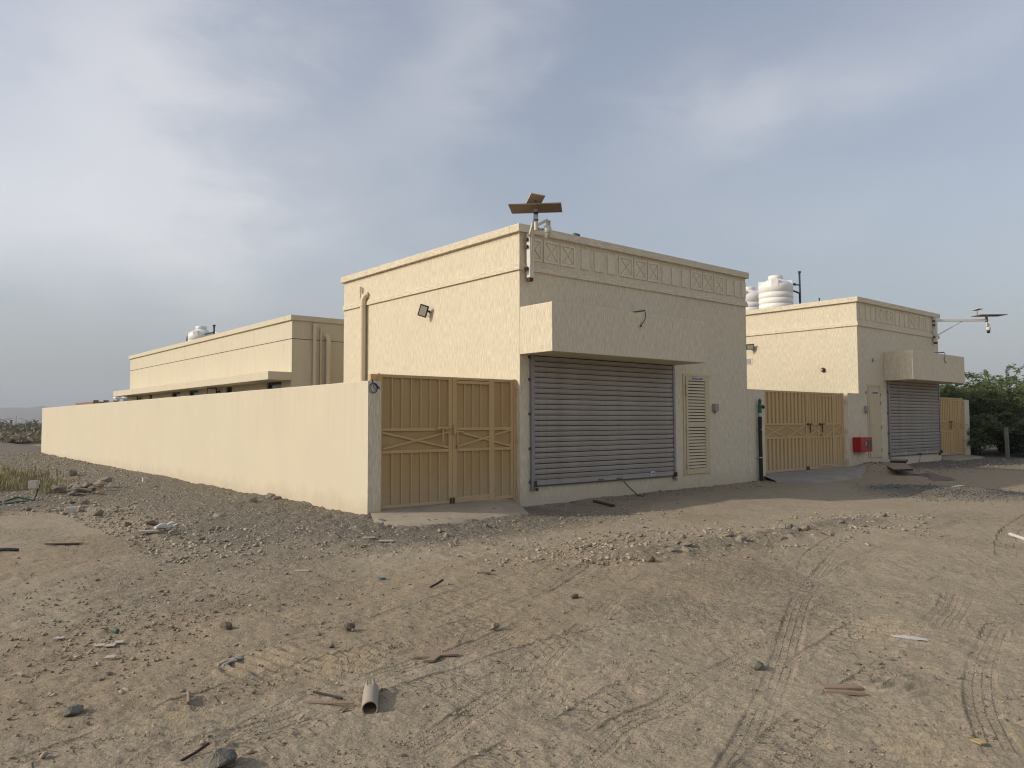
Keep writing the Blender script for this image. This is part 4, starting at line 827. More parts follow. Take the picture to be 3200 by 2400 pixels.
mast((23.72, -.12), (25.10, -1.36), 'solar camera mast on the farther building, reaching out to the right', 5.33, math.atan2(-1.25, 1.3), (-.35, .28, .22), (.06, -.03, -.34), 1)

# roof bits: green pipes by the big tank, thin aerial, dark pipes by the squat tank
root = empty('roof_pipe', (20.3, 3.34, 5.4), 'tall green overflow pipe beside the big white tank', 'pipe')
mb = MB(); mb.tube([(20.32, 3.34, 5.41), (20.29, 3.34, 7.22)], .035, 10); mb.tube([(20.29, 3.34, 7.2), (20.29, 3.34, 7.27)], .055, 10); mb.build('riser', 'green_dark', root)
mb = MB(); mb.tube([(20.29, 3.34, 6.74), (19.30, 3.30, 6.71)], .026, 8); mb.tube([(19.95, 3.33, 6.73), (19.85, 3.33, 6.73)], .05, 8); mb.build('branch', 'green_dark', root)
root = empty('roof_pipe', (20.1, 3.2, 5.4), 'bent black pipe beside the big white tank', 'pipe')
MB().tube([(19.3, 3.2, 6.46), (19.95, 3.2, 6.40), (20.02, 3.2, 6.36), (20.06, 3.2, 5.41)], .032, 10).build('bent_tube', 'black_metal', root)
root = empty('roof_aerial', (20.9, 2.9, 5.4), 'thin black aerial on the farther roof right of the pipes', 'aerial')
mb = MB(); mb.tube([(20.95, 2.9, 5.41), (20.90, 2.9, 6.27)], .022, 8); mb.tube([(20.9, 2.9, 6.2), (20.86, 2.9, 6.15), (20.8, 2.9, 5.95), (20.7, 2.9, 5.86), (20.86, 2.9, 5.80)], .006, 5); mb.build('rod', 'black_metal', root)
root = empty('roof_pipe', (4.2, 19.8, 4.5), 'short black vent pipe right of the squat tank', 'pipe')
mb = MB(); mb.tube([(4.2, 19.85, 4.52), (4.2, 19.85, 5.56)], .035, 8); mb.tube([(4.2, 19.85, 5.54), (4.2, 19.85, 5.60)], .06, 8); mb.tube([(4.2, 19.85, 5.30), (4.2, 20.9, 5.32)], .03, 8); mb.build('riser', 'black_metal', root)
root = empty('roof_pipe', (3.6, 22, 4.5), 'bent black pipe left of the squat tank', 'pipe')
MB().tube([(4.0, 21.5, 5.28), (3.75, 21.72, 5.28), (3.74, 21.74, 5.2), (3.74, 21.74, 4.52)], .035, 8).build('bent_tube', 'black_metal', root)
root = empty('roof_box', (6, 19.5, 4.5), 'grey tank lid peeping over the parapet beside the squat tank', 'tank lid')
MB().lathe([(.32, 0), (.32, .85), (.28, .95), (.1, 1.0)], (5.0, 21.55, 4.52), 24).build('shell', 'tank', root)
root = empty('pipe_end', (5.35, .1, 5.6), 'small green pipe end on top of the nearer parapet', 'pipe')
MB().tube([(5.05, .05, 5.66), (5.2, .05, 5.66)], .045, 10).build('elbow', 'green', root)
MB().box(5.08, 5.16, .02, .08, 5.615, 5.66).build('saddle', 'dark_steel', root)

# ------------------------------------------------------------------ rocks
def rock_mesh(seed, n=15, flat=.6, sm=False):
    rr = random.Random(seed); bm = bmesh.new()
    for i in range(n):
        v = Vector((rr.gauss(0, 1), rr.gauss(0, 1), rr.gauss(0, 1))).normalized()*rr.uniform(.75, 1.0); bm.verts.new((v.x, v.y*.8, v.z*flat))
    bmesh.ops.convex_hull(bm, input=bm.verts); bmesh.ops.delete(bm, geom=[v for v in bm.verts if not v.link_faces], context='VERTS')
    me = bpy.data.meshes.new('stone'); bm.to_mesh(me); bm.free(); return me
RM = [rock_mesh(100+i, 16+i % 4, (.45, .6, .8, .35)[i % 4]) for i in range(12)]
for me in RM: me.materials.append(M['stone'])
def rock(x, y, s, label, group=None, mat=None, k=None, sink=.3, name='stone', rot=None, sc=(1, 1, 1), tilt=.25):
    k = int(k if k is not None else rng.integers(12)); me = RM[k]
    if mat: me = me.copy(); me.materials.clear(); me.materials.append(M[mat])
    o = bpy.data.objects.new(name, me); COL.objects.link(o)
    sc = (sc[0], sc[1], sc[2]*.8); hz = s*sc[2]*.5*(.45, .6, .8, .35)[(k if k is not None else 1) % 4]
    s *= .82; o.location = (x, y, gz(x, y)+hz*(1-sink)); o.scale = (s*.5*sc[0], s*.5*sc[1], s*.5*sc[2]); o.rotation_euler = (rng.normal(0, tilt), rng.normal(0, tilt), rng.uniform(0, 6.28) if rot is None else rot)
    if group: STONES.append(o)
    return tag(o, label, 'stone', group)
STONES = []
def bigrock(x, y, s, label, mat, seed, sc=(1, 1, .7), rot=0):
    rr = random.Random(seed); bm = bmesh.new()
    for i in range(22):
        v = Vector((rr.gauss(0, 1), rr.gauss(0, 1), rr.gauss(0, 1))).normalized()*rr.uniform(.8, 1.0); bm.verts.new(v)
    bmesh.ops.convex_hull(bm, input=bm.verts); bmesh.ops.delete(bm, geom=[v for v in bm.verts if not v.link_faces], context='VERTS')
    bmesh.ops.bevel(bm, geom=bm.edges[:], offset=.05, segments=1, affect='EDGES')
    bmesh.ops.subdivide_edges(bm, edges=bm.edges[:], cuts=1, use_grid_fill=True)
    for v in bm.verts: v.co *= 1+.05*rr.uniform(-1, 1)
    me = bpy.data.meshes.new('rock'); bm.to_mesh(me); bm.free(); me.materials.append(M[mat])
    o = bpy.data.objects.new('rock', me); COL.objects.link(o); o.location = (x, y, gz(x, y)+s*.5*sc[2]*.55); o.scale = (s*.5*sc[0], s*.5*sc[1], s*.5*sc[2]); o.rotation_euler = (.1, -.08, rot)
    return tag(o, label, 'rock')
bigrock(-5.205, -7.70, .19, 'large grey-green rock at the bottom edge of the picture', 'stone_green', 5, (1.25, .9, .75), .6)
bigrock(.77, -5.52, .17, 'dark brown boulder standing alone on the open sand', 'stone_dark', 6, (1.1, .9, .8), 1.2)
bigrock(-4.27, -5.21, .105, 'brown wedge-shaped rock among pebbles at left foreground', 'stone_dark', 7, (1.1, .8, .9), 2.2)
bigrock(-2.54, -6.61, .10, 'pale grey pyramid-shaped rock between the tyre tracks', 'stone_pale', 8, (1, .9, .8), .3)
bigrock(-5.63, -6.48, .12, 'blue-grey stone at far left of the foreground', 'stone_green', 9, (1.4, .9, .6), .9)
bigrock(-1.83, 1.89, .38, 'flat grey slab lying on the spoil bank below the wall', 'stone_pale', 10, (1.1, .8, .28), 1.0)
bigrock(-.16, 3.65, .34, 'longer of two blocks leaning against the foot of the boundary wall', 'stone_green', 11, (1.1, .7, .62), 1.4)
bigrock(-.18, 3.33, .28, 'shorter reddish block touching the foot of the boundary wall', 'stone_dark', 12, (1, .7, .75), 1.7)
bigrock(-.74, 3.14, .24, 'upright wedge stone near the middle of the boundary wall', 'stone_pale', 13, (.8, .5, 1.0), .4)
bigrock(-1.82, 14.12, .34, 'square grey block on the spoil far along the wall', 'stone_green', 14, (1, .9, .9), .5)
bigrock(.21, -2.03, .12, 'squarish tan block in front of the nearest ramp', 'stone_pale', 15, (.9, .8, 1.0), .2)
bigrock(1.22, -1.71, .13, 'rounded grey stone right of the nearest ramp front', 'stone_green', 16, (.9, .9, 1.), .2)
bigrock(-1.26, -6.27, .11, 'dark stone beside crossing tyre tracks right of centre', 'stone_dark', 17, (1.2, .8, .6), .3)
bigrock(-1.73, -8.57, .12, 'dark grey angular stone at right foreground beside ribbed track', 'stone_green', 18, (1, .9, .7), .5)
bigrock(-3.49, -5.87, .11, 'small dark round stone left of the ribbed track', 'stone_dark', 19, (1, 1, .8), .5)
bigrock(2.85, -5.44, .23, 'rounded pale boulder in the rubble ridge', 'stone_pale', 20, (1.2, .8, .55), .2)
bigrock(4.5, -5.15, .34, 'long flat pale stone on top of the rubble ridge', 'stone_pale', 21, (1.3, .6, .3), -.4)
for i, (x, y) in enumerate([(-2.93, 8.05), (-2.35, 10.2), (-2.5, 8.99), (-2.72, 7.98), (-1.9, 10.6), (-2.11, 9.33), (-2.03, 9.09), (-2.52, 8.2), (-2.73, 8.71), (-2.3, 8.5), (-2.65, 9.5), (-3.1, 8.6), (-2.2, 9.9), (-2.45, 7.7)]):
    rock(x, y, rng.uniform(.32, .52), 'grey broken block in the rubble heap at the left', 'blocks of the left rubble heap', k=int(rng.integers(12)), sink=-.35 if i % 3 == 0 else .05, sc=(1, 1, rng.uniform(.8, 1.2)))
spoil_edge = [(-3.21, 6.72), (-3.0, 6.47), (-2.68, 5.19), (-3.67, 4.79), (-3.81, 5.66), (-4.1, 5.9), (-3.26, 2.03), (-3.1, 3.2), (-3.3, 3.9), (-2.9, 4.4), (-3.02, .47), (-2.81, -.17), (-2.6, -.5), (-3.0, .15), (-3.35, 2.8), (-2.9, 2.4)]
for x, y in spoil_edge: rock(x, y, rng.uniform(.13, .30), 'grey stone along the lower edge of the spoil bank', 'stones at the spoil bank edge', sink=.15)
for i in range(46):
    x = -rng.uniform(.3, 3.3); y = rng.uniform(-1.2, 9); rock(x, y, rng.uniform(.06, .14), 'small grey stone on the spoil bank beside the boundary wall', 'stones on the spoil bank', sink=.2)
for x, y in [(1.9, -1.63), (1.91, -1.37), (1.75, -1.91), (2.7, -1.52), (.6, -1.75), (.36, -1.65), (-.21, -1.55), (.63, -2.45), (2.26, -1.89), (-.23, -1.3), (2.1, -1.5), (1.5, -2.2), (3.0, -1.7), (3.3, -1.3), (.9, -2.0), (-.1, -1.9), (1.0, -2.4), (2.5, -2.2)]:
    rock(x, y, rng.uniform(.07, .17), 'grey stone along the front edge of the nearest ramp', 'stones by the nearest ramp', sink=.25)
ridge_pts = [(3.24, -4.98), (2.56, -5.42), (3.09, -5.44), (3.71, -5.41), (4.53, -5.56), (5.0, -5.3), (5.26, -5.56), (5.21, -5.74), (5.38, -5.84), (5.9, -5.3), (6.4, -5.36), (6.9, -5.41), (3.54, -4.92), (3.45, -5.38), (4.37, -5.49), (2.29, -5.23), (1.85, -5.32), (4.39, -5.8), (6.03, -5.68)]
for x, y in ridge_pts + [(rng.uniform(1.2, 6.6), -5.3-.1*0+rng.normal(0, .22)) for i in range(24)]:
    rock(x, y-.10*(x-3)*.5, rng.uniform(.07, .26), 'broken pale stone in the rubble ridge right of centre', 'rubble ridge stones', sink=.2)
for x, y in [(1.13, -4.17), (1.41, -3.99), (.81, -4.46), (2.2, -3.74), (2.32, -4.07), (2.52, -4.14), (2.0, -4.21), (1.45, -4.5), (1.32, -4.47), (.91, -4.14), (2.32, -3.85), (-.12, -4.45), (-.25, -4.5), (0, -4.4), (.99, -3.51), (1.29, -3.19), (.35, -5.1), (.41, -5.3), (-.33, -5.04)]:
    rock(x, y, rng.uniform(.06, .14), 'pale broken stone in scattered rubble before the shutter', 'scattered rubble before the shutter', sink=.2)
fg = [(-3.05, -7.27), (-3.84, -6.24), (-3.65, -6.62), (-.37, -5.15), (-2.58, -4.88), (-2.72, -5.58), (-2.07, -6.57), (-3.23, -7.42), (-2.42, -7.43), (-3.07, -7.46), (-.86, -6.94), (-3.52, -6.35), (-4.04, -6.56), (-2.83, -7.8), (-1.73, -6.61), (-2.96, -8.96), (-.64, -7.91), (-1.31, -7.82), (-.56, -8.5), (-.27, -9.44), (-3.18, -9.02), (-2.84, -9.28), (-2.15, -9.33), (-2.42, -9.24), (-1.78, -9.54), (-.88, -8.84), (-.75, -8.91), (1.08, -7.39), (2.27, -7.16), (1.95, -6.97), (3.17, -7.96),
      (-4.95, -3.87), (-4.11, -4.49), (-4.75, -3.57), (-3.88, -3.68), (-5.46, -5.18), (-5.44, -4.39), (-5.2, -4.54), (-5.29, -5.79), (-5.54, -6.23), (-5.99, -6.92), (-4.12, -6.36), (-4.39, -5.75), (-4.79, -6.56), (-4.66, -6.78), (-4.6, -7.0), (-3.77, -4.97), (-3.78, -4.74), (-5.6, -6.69), (-3.76, -5.86), (-5.12, -.42), (-4.77, -2.48), (-2.85, -4.0)]
for i in range(44):
    r_ = rng.uniform(3.9, 12); a_ = th+rng.uniform(-.62, .64); fg.append((CAM[0]+r_*math.cos(a_), CAM[1]+r_*math.sin(a_)))
for x, y in fg:
    if y > -.6 and x > -.2: continue
    d_ = math.hypot(x-CAM[0], y-CAM[1]); rock(x, y, rng.uniform(.03, .06)*(1 if d_ < 6 else 1.4), 'small loose stone on the open tyre-marked sand', 'loose stones on the sand', sink=.35)

# each stone's label: counted outward from the nearest landmark, by side as seen from the road
MARKS = [('the broken pipe', -4.17, -7.4), ('the notched plywood', -3.4, -6.93), ('the broken board', -1.7, -9.15), ('the half-buried plastic sheet', -.2, -9.), ('the large grey-green rock', -5.205, -7.70), ('the lone dark boulder', .77, -5.52), ('the brown wedge rock', -4.27, -5.21),
 ('the pale pyramid rock', -2.54, -6.61), ('the green bottle', -5., -4.67), ('the white waste heap', -3., .9), ('the flat grey slab', -1.83, 1.89), ('the upright wedge stone', -.74, 3.14), ('the pale board offcuts', -.78, -1.7), ('the squarish tan block', .21, -2.03), ('the rounded grey ramp stone', 1.22, -1.71),
 ('the teal scrap', -2.1, -4.06), ('the white lath', 6.2, -7.8), ('the long flat pale stone', 4.5, -5.15), ('the rounded pale boulder', 2.85, -5.44), ('the yellow scrap', -1.97, -10.07), ('the pale splinters', -4.55, -6.08), ('the dark stick', -1.95, -4.92), ('the white cup', -.92, 9.95), ('the grey hose box', -3.74, 7.8), ('the small white block', -3.5, 5.1), ('the dark wooden strip', -4.4, .83)]
def label_stones():
    buckets = {}
    for o in STONES:
        x, y = o.location.x, o.location.y; nm, mx, my = min(MARKS, key=lambda m_: (m_[1]-x)**2+(m_[2]-y)**2)
        dx, dy = x-mx, y-my; lat = dx*R0.x+dy*R0.y; dep = (dx*F.x+dy*F.y)*.45
        side = ('right of' if lat > 0 else 'left of') if abs(lat) > abs(dep) else ('behind' if dep > 0 else 'before')
        buckets.setdefault((nm, side), []).append((math.hypot(dx, dy), o))
    words = ['nearest', 'second', 'third', 'fourth', 'fifth', 'sixth', 'seventh', 'eighth', 'ninth', 'tenth', 'eleventh', 'twelfth', 'thirteenth', 'fourteenth', 'fifteenth', 'sixteenth', 'seventeenth', 'eighteenth', 'nineteenth', 'twentieth']
    for (nm, side), L_ in buckets.items():
        for i, (d_, o) in enumerate(sorted(L_, key=lambda t_: t_[0])):
            g_ = o['group']; kind = 'broken block' if 'heap' in g_ else 'pale rubble stone' if 'ridge' in g_ or 'scattered' in g_ else 'grey spoil stone' if 'spoil' in g_ else 'grey ramp-edge stone' if 'ramp' in g_ else 'loose sand stone'
            o['label'] = ('%s %s %s %s' % (words[i] if i < 20 else 'outermost', kind, side, nm)) if i < 20 else '%s far %s %s' % (kind, side, nm)
label_stones()

# everything smaller: crumbs and gravel, one mass
def gravel():
    T = []
    for i in range(8):
        rr = np.random.default_rng(300+i); bm = bmesh.new()
        for k in range(9):
            v = rr.normal(size=3); v /= np.linalg.norm(v); bm.verts.new((v[0], v[1]*.8, v[2]*rr.uniform(.35, .8)))
        bmesh.ops.convex_hull(bm, input=bm.verts); bmesh.ops.delete(bm, geom=[v for v in bm.verts if not v.link_faces], context='VERTS'); bmesh.ops.triangulate(bm, faces=bm.faces[:])
        bm.verts.index_update(); T.append((np.array([v.co[:] for v in bm.verts]), np.array([[v.index for v in f.verts] for f in bm.faces]))); bm.free()
    P = []
    def scatter(n, fx, smin, smax, tone):
        for _ in range(n):
            x, y = fx(); s = smin*(smax/smin)**(rng.random()**2.2); P.append((x, y, s, tone))
    scatter(19000, lambda: (-3.7*rng.random()**.9-.02, rng.uniform(-1.6, 17)), .014, .105, 0)
    scatter(1500, lambda: (-3.3*rng.random(), rng.uniform(17, 31)), .04, .13, 0)
    scatter(2600, lambda: (rng.normal(1.3, 1.9), rng.normal(-1.95, .5)), .015, .09, 0)
    scatter(2600, lambda: (rng.uniform(.2, 7.6), 0) , .015, .11, 1)
    k = len(P)-2600
    for i in range(k, len(P)): x = P[i][0]; P[i] = (x, -5.25-.10*(x-3)+.35*math.sin(x*2.1)*.6+rng.normal(0, .22+.4*abs(math.sin(x*1.3))), P[i][2], 1)
    scatter(1300, lambda: (rng.normal(1.4, 1.0), rng.normal(-4.1, .45)), .015, .09, 1)
    scatter(2200, lambda: (rng.normal(12.0, .8), rng.normal(-5.1, .55)), .03, .07, 2); scatter(900, lambda: (rng.normal(12.9, .6), rng.normal(-3.7, .5)), .03, .07, 2)
    scatter(700, lambda: (rng.uniform(3.6, 12), -abs(rng.normal(.05, .35))-.02), .02, .09, 3); scatter(500, lambda: (rng.normal(17., .5), rng.normal(-.8, .35)), .02, .08, 3)
    scatter(900, lambda: (rng.uniform(18, 27), rng.uniform(-3, -.1)), .03, .12, 0); scatter(1300, lambda: (rng.uniform(-5.2, -2.8), rng.uniform(5, 14)), .03, .16, 0)
    def polar():
        r_ = 2.9*(6.2**rng.random()); a_ = th+rng.uniform(-.66, .68); return CAM[0]+r_*math.cos(a_), CAM[1]+r_*math.sin(a_)
    scatter(30000, polar, .006, .030, 3)
    def leftp(): return rng.normal(-4.9, .9), rng.normal(-4.6, 1.3)
    scatter(2600, leftp, .010, .06, 3)
    V = []; Fc = []; C = []; off = 0
    tones = [[(.30, .27, .22), (.35, .31, .24), (.24, .215, .175), (.40, .35, .27)], [(.36, .30, .225), (.30, .25, .185), (.41, .35, .27), (.26, .22, .17)], [(.105, .115, .11), (.14, .15, .14), (.18, .18, .165)], [(.27, .21, .15), (.22, .18, .13), (.33, .27, .2), (.17, .145, .115), (.38, .32, .25)]]
    P = [p for p in P if not (p[0] > -.0 and p[1] > -.03)]
    xs = np.array([p[0] for p in P]); ys = np.array([p[1] for p in P]); zs = base_z(xs, ys)
    for (x, y, s, tn), z in zip(P, zs):
        v, f = T[rng.integers(8)]; a = rng.uniform(0, 6.28); c_, s_ = math.cos(a), math.sin(a); sx, sy, sz = s*.5*rng.uniform(.7, 1.3), s*.5*rng.uniform(.7, 1.3), s*.5*rng.uniform(.6, 1.1)
        q = v*(sx, sy, sz); tl = rng.normal(0, .25); q = np.stack([q[:, 0]*c_-q[:, 1]*s_, q[:, 0]*s_+q[:, 1]*c_, q[:, 2]+tl*q[:, 0]], 1)
        q += (x, y, z+sz*.25); V.append(q); Fc.append(f+off); off += len(v); t = tones[tn][rng.integers(len(tones[tn]))]; C.append(np.tile([*t, 1.], (len(v), 1)))
    V = np.concatenate(V); Fc = np.concatenate(Fc); C = np.concatenate(C)
    me = bpy.data.meshes.new('gravel'); me.vertices.add(len(V)); me.vertices.foreach_set('co', V.astype(np.float32).ravel()); me.loops.add(Fc.size); me.loops.foreach_set('vertex_index', Fc.ravel().astype(np.int32)); me.polygons.add(len(Fc)); me.polygons.foreach_set('loop_start', np.arange(0, Fc.size, 3, dtype=np.int32)); me.update(calc_edges=True)
    at = me.attributes.new('tint', 'FLOAT_COLOR', 'POINT'); at.data.foreach_set('color', C.astype(np.float32).ravel()); me.materials.append(M['gravel'])
    o = bpy.data.objects.new('gravel', me); COL.objects.link(o); tag(o, 'loose grey gravel and crumbs strewn over spoil bank and sand', None, None, 'stuff')
gravel()

# ------------------------------------------------------------------ litter and scrap
def flat(name, pts, th_, mat, label, cat, lift=.004, tilt=0.):
    z = max(gz(x, y) for x, y in pts)+lift; c = (sum(p[0] for p in pts)/len(pts), sum(p[1] for p in pts)/len(pts), z)
    a = sum(pts[i][0]*pts[(i+1) % len(pts)][1]-pts[(i+1) % len(pts)][0]*pts[i][1] for i in range(len(pts)))
    if a < 0: pts = pts[::-1]
    mb = MB(); mb.prism(pts, z, lambda x, y: z+th_+tilt*(x-c[0])); o = mb.build(name, mat, None, 0, c); return tag(o, label, cat)
# half-buried broken pipe
root = empty('pipe_piece', (-4.17, -7.40, gz(-4.17, -7.4)), 'broken length of dusty grey pipe lying in the sand', 'pipe')
a, b = Vector((-4.06, -7.22, gz(-4.1, -7.2)+.030)), Vector((-4.27, -7.57, gz(-4.27, -7.57)+.036)); d = (b-a).normalized(); s_ = d.cross(Vector((0, 0, 1))).normalized(); u_ = s_.cross(d)
if u_.z < 0: u_ = -u_
mb = MB(); n = 18; vs = []; rad = .042
for i in range(9):
    t = i/8; p = a.lerp(b, t)
    for k in range(n):
        an = math.pi*2*k/n; rr_ = rad*(1-(.10 if i < 2 else 0)*abs(math.sin(an*2+1)))*(1+.03*math.sin(i*1.7+k))
        q = p+(s_*math.cos(an)+u_*math.sin(an))*rr_
        if i == 0: q += d*(.05*math.sin(an*3)+.03*math.sin(an*5+1))
        vs.append(q)
mb.add(vs, [(i*n+k, i*n+(k+1) % n, (i+1)*n+(k+1) % n, (i+1)*n+k) for i in range(8) for k in range(n) if not (i < 2 and k in (3, 4))], 0, True)
o = mb.build('tube', 'pvc', root); sm_ = o.modifiers.new('wall', 'SOLIDIFY'); sm_.thickness = .007
flat('plywood_scrap', [(-3.52, -6.83), (-3.42, -6.90), (-3.36, -6.87), (-3.33, -6.83), (-3.29, -6.85), (-3.31, -6.90), (-3.20, -6.99), (-3.22, -7.03), (-3.34, -6.965), (-3.44, -7.03), (-3.50, -6.99), (-3.41, -6.95), (-3.44, -6.925), (-3.51, -6.87)], .012, 'wood', 'notched piece of plywood lying left of centre foreground', 'board')
flat('plank', [(-1.78, -9.04), (-1.58, -9.21), (-1.62, -9.27), (-1.70, -9.21), (-1.74, -9.17), (-1.81, -9.11)], .014, 'wood', 'broken board lying above a narrow batten at right foreground', 'board')
flat('plank', [(-1.845, -9.13), (-1.69, -9.31), (-1.715, -9.335), (-1.87, -9.155)], .018, 'wood', 'narrow batten lying below the broken board', 'board')
def stick(name, pts, r, mat, label, cat): 
    P = [(x, y, gz(x, y)+h) for x, y, h in pts]; mb = MB(); mb.tube(P, r, 7); o = mb.build(name, mat, None, 0, P[0]); return tag(o, label, cat)
stick('stick', [(-2.06, -4.95, .02), (-1.95, -4.91, .035), (-1.86, -4.89, .06)], .012, 'wood_dark', 'dark stick lying on the sand left of centre', 'stick')
stick('stick', [(-4.37, -7.03, .015), (-4.28, -7.24, .012)], .008, 'wood_dark', 'thin dark stick just left of the broken pipe', 'stick')
stick('stick', [(-4.50, -7.15, .012), (-4.38, -7.27, .014), (-4.27, -7.37, .016)], .008, 'wood', 'longer thin stick pointing at the broken pipe', 'stick')
stick('stick', [(-5.33, -7.5, .01), (-5.25, -7.475, .02), (-5.17, -7.44, .035)], .008, 'wood_dark', 'dark twig leaning on the large grey-green rock', 'stick')
stick('stick', [(-5.05, -6.73, .01), (-5.01, -6.6, .03)], .012, 'wood', 'short splinter of wood at left foreground', 'stick')
stick('stick', [(4.9, -1.2, .02), (4.75, -.75, .10)], .03, 'wood_dark', 'dark piece of wood below the shutter left corner', 'stick')
stick('strap', [(6.45, -.06, .33), (6.55, -.16, .18), (6.65, -.3, .03), (6.72, -.42, .01)], .012, 'green_wire', 'green strap hanging from the nearer shutter to the ground', 'strap')
for i, (ax, ay, bx, by) in enumerate([(-4.66, -6.12, -4.50, -6.05), (-4.63, -6.09, -4.47, -6.08), (-4.6, -6.13, -4.44, -6.03), (-4.64, -6.16, -4.52, -6.1)]):
    stick('splinter', [(ax, ay, .012), ((ax+bx)/2, (ay+by)/2, .02), (bx, by, .012)], .009, 'paper', ('leftmost pale splinter of the little bundle', 'middle pale splinter of the little bundle', 'longest pale splinter of the little bundle', 'nearest pale splinter of the little bundle')[i], 'splinter')['group'] = 'bundle of pale splinters'
root = empty('bottle', (-4.99, -4.67, gz(-5, -4.67)), 'crushed green plastic bottle among pebbles at left', 'bottle')
mb = MB(); z = gz(-5, -4.67)+.03; mb.tube([(-5.005, -4.635, z-.01), (-5.0, -4.65, z-.008), (-4.987, -4.69, z-.01), (-4.98, -4.715, z-.012)], [.016, .021, .022, .018], 12); mb.build('body', 'bottle', root)
MB().tube([(-5.005, -4.635, z-.01), (-5.01, -4.618, z-.01)], .010, 10).build('neck', 'bottle', root)
flat('scrap', [(-1.98, -10.03), (-1.93, -10.05), (-1.96, -10.11), (-2.0, -10.09)], .006, 'yellow', 'small yellow scrap at the right foreground', 'scrap')
flat('plastic_sheet', [(-.27, -8.86), (-.16, -8.95), (-.15, -9.08), (-.20, -9.12), (-.26, -9.02), (-.30, -8.92)], .003, 'white_waste', 'half-buried pale plastic sheet at the right', 'sheet', .012)
stick('lath', [(6.35, -7.68, .03), (6.05, -7.97, .03)], .025, 'white_waste', 'white lath at the right edge of the picture', 'lath')
stick('strip', [(-5.2, .80, .02), (-5.08, .70, .03), (-4.96, .63, .02)], .022, 'black_rubber', 'thin black strip at the left edge', 'strip')
flat('board_strip', [(-4.60, .99), (-4.28, .78), (-4.22, .66), (-4.50, .84)], .02, 'wood_dark', 'dark wooden strip with a yellow end at the left', 'board', .01)
flat('scrap', [(-4.24, .76), (-4.16, .71), (-4.18, .66), (-4.26, .70)], .03, 'yellow', 'yellow end tip beside the dark wooden strip', 'scrap', .012)
flat('scrap', [(-2.15, -4.03), (-2.08, -4.06), (-2.09, -4.11), (-2.15, -4.09)], .01, 'teal', 'teal plastic scrap left of centre', 'scrap')
flat('tile_shard', [(-2.62, -2.93), (-2.49, -3.04), (-2.53, -3.08), (-2.65, -2.98)], .008, 'paper', 'pale flat shard alone on the sand below the wall corner', 'shard')
flat('board_offcut', [(-.93, -1.52), (-.80, -1.64), (-.76, -1.60), (-.89, -1.48)], .015, 'paper', 'upper of two pale offcuts left of the nearest ramp', 'board', .02)
flat('board_offcut', [(-.82, -1.78), (-.66, -1.93), (-.62, -1.88), (-.78, -1.73)], .015, 'paper', 'lower of two pale offcuts left of the nearest ramp', 'board', .02)
for i, (x, y) in enumerate([(-5.18, -5.02), (-5.19, -5.39), (-5.12, -5.08), (-5.05, -5.03), (-5.38, -4.59)]):
    q = .05; flat('tile_shard', [(x-q, y-q*.3), (x+q*.4, y-q), (x+q, y+q*.3), (x-q*.2, y+q*.8)], .006, 'paper', ('pale flat shard before the green bottle', 'nearest pale flat shard at left, alone', 'pale flat shard right of another, before the bottle', 'rightmost of the pale shards before the bottle', 'pale flat shard left of the green bottle')[i], 'shard', .008)['group'] = 'pale shards at left'
flat('plank', [(-1.27, -4.68), (-1.13, -4.76), (-1.15, -4.82), (-1.28, -4.73)], .02, 'wood', 'short dark board in the middle distance', 'board', .01)
# white waste below the spoil bank
for i, (x, y, s, k) in enumerate([(-3.1, .79, .30, 2), (-2.92, .97, .26, 5), (-2.78, 1.15, .18, 7)]):
    lab = ('largest white plaster lump in the waste heap', 'middle white plaster lump in the waste heap', 'smallest white plaster lump in the waste heap')[i]
    o = rock(x, y, s, lab, None, 'white_waste', k, 0., 'plaster_lump', sc=(1.3, .7, .8), rot=.6); o['category'] = 'plaster lump'
rock(-3.02, 1.55, .36, 'pinkish pale block behind the white waste heap', None, 'stone_pale', 4, 0.1)
flat('board_offcut', [(-3.45, .72), (-3.18, .62), (-3.14, .70), (-3.40, .82)], .03, 'paper', 'pale board at the front of the white waste heap', 'board', .02)
flat('paper_cup', [(-.98, 9.9), (-.86, 9.9), (-.86, 10.0), (-.98, 10.0)], .12, 'white_waste', 'white cup lying on the spoil by the wall', 'cup', .0)
flat('plaster_block', [(-3.60, 5.05), (-3.45, 5.0), (-3.42, 5.12), (-3.57, 5.18)], .11, 'white_waste', 'small white block at left below the spoil heap', 'block', .0)
# green hose with a grey box
root = empty('hose', (-3.9, 7.6, gz(-3.9, 7.6)), 'dark green hose with an upright grey box end at left', 'hose')
H_ = lambda x, y, h=.02: (x, y, gz(x, y)+h)
mb = MB(); mb.tube([H_(-5.2, 6.2), H_(-4.8, 6.75), H_(-4.4, 7.27), H_(-4.05, 7.62), H_(-3.74, 7.72), H_(-3.70, 7.75, .14), H_(-3.62, 7.85, .34)], .022, 8); mb.tube([H_(-5.1, 7.0), H_(-4.6, 7.6), H_(-4.25, 7.9), H_(-4.0, 8.0, .08), H_(-3.85, 7.9, .05), H_(-3.72, 7.78)], .018, 8); mb.build('tube', 'green_wire', root)
MB().obox(H_(-3.74, 7.80, .36), (.075, -.05, 0), (.03, .045, 0), (0, .02, .085)).build('connector_box', 'grey_plastic', root, .008)

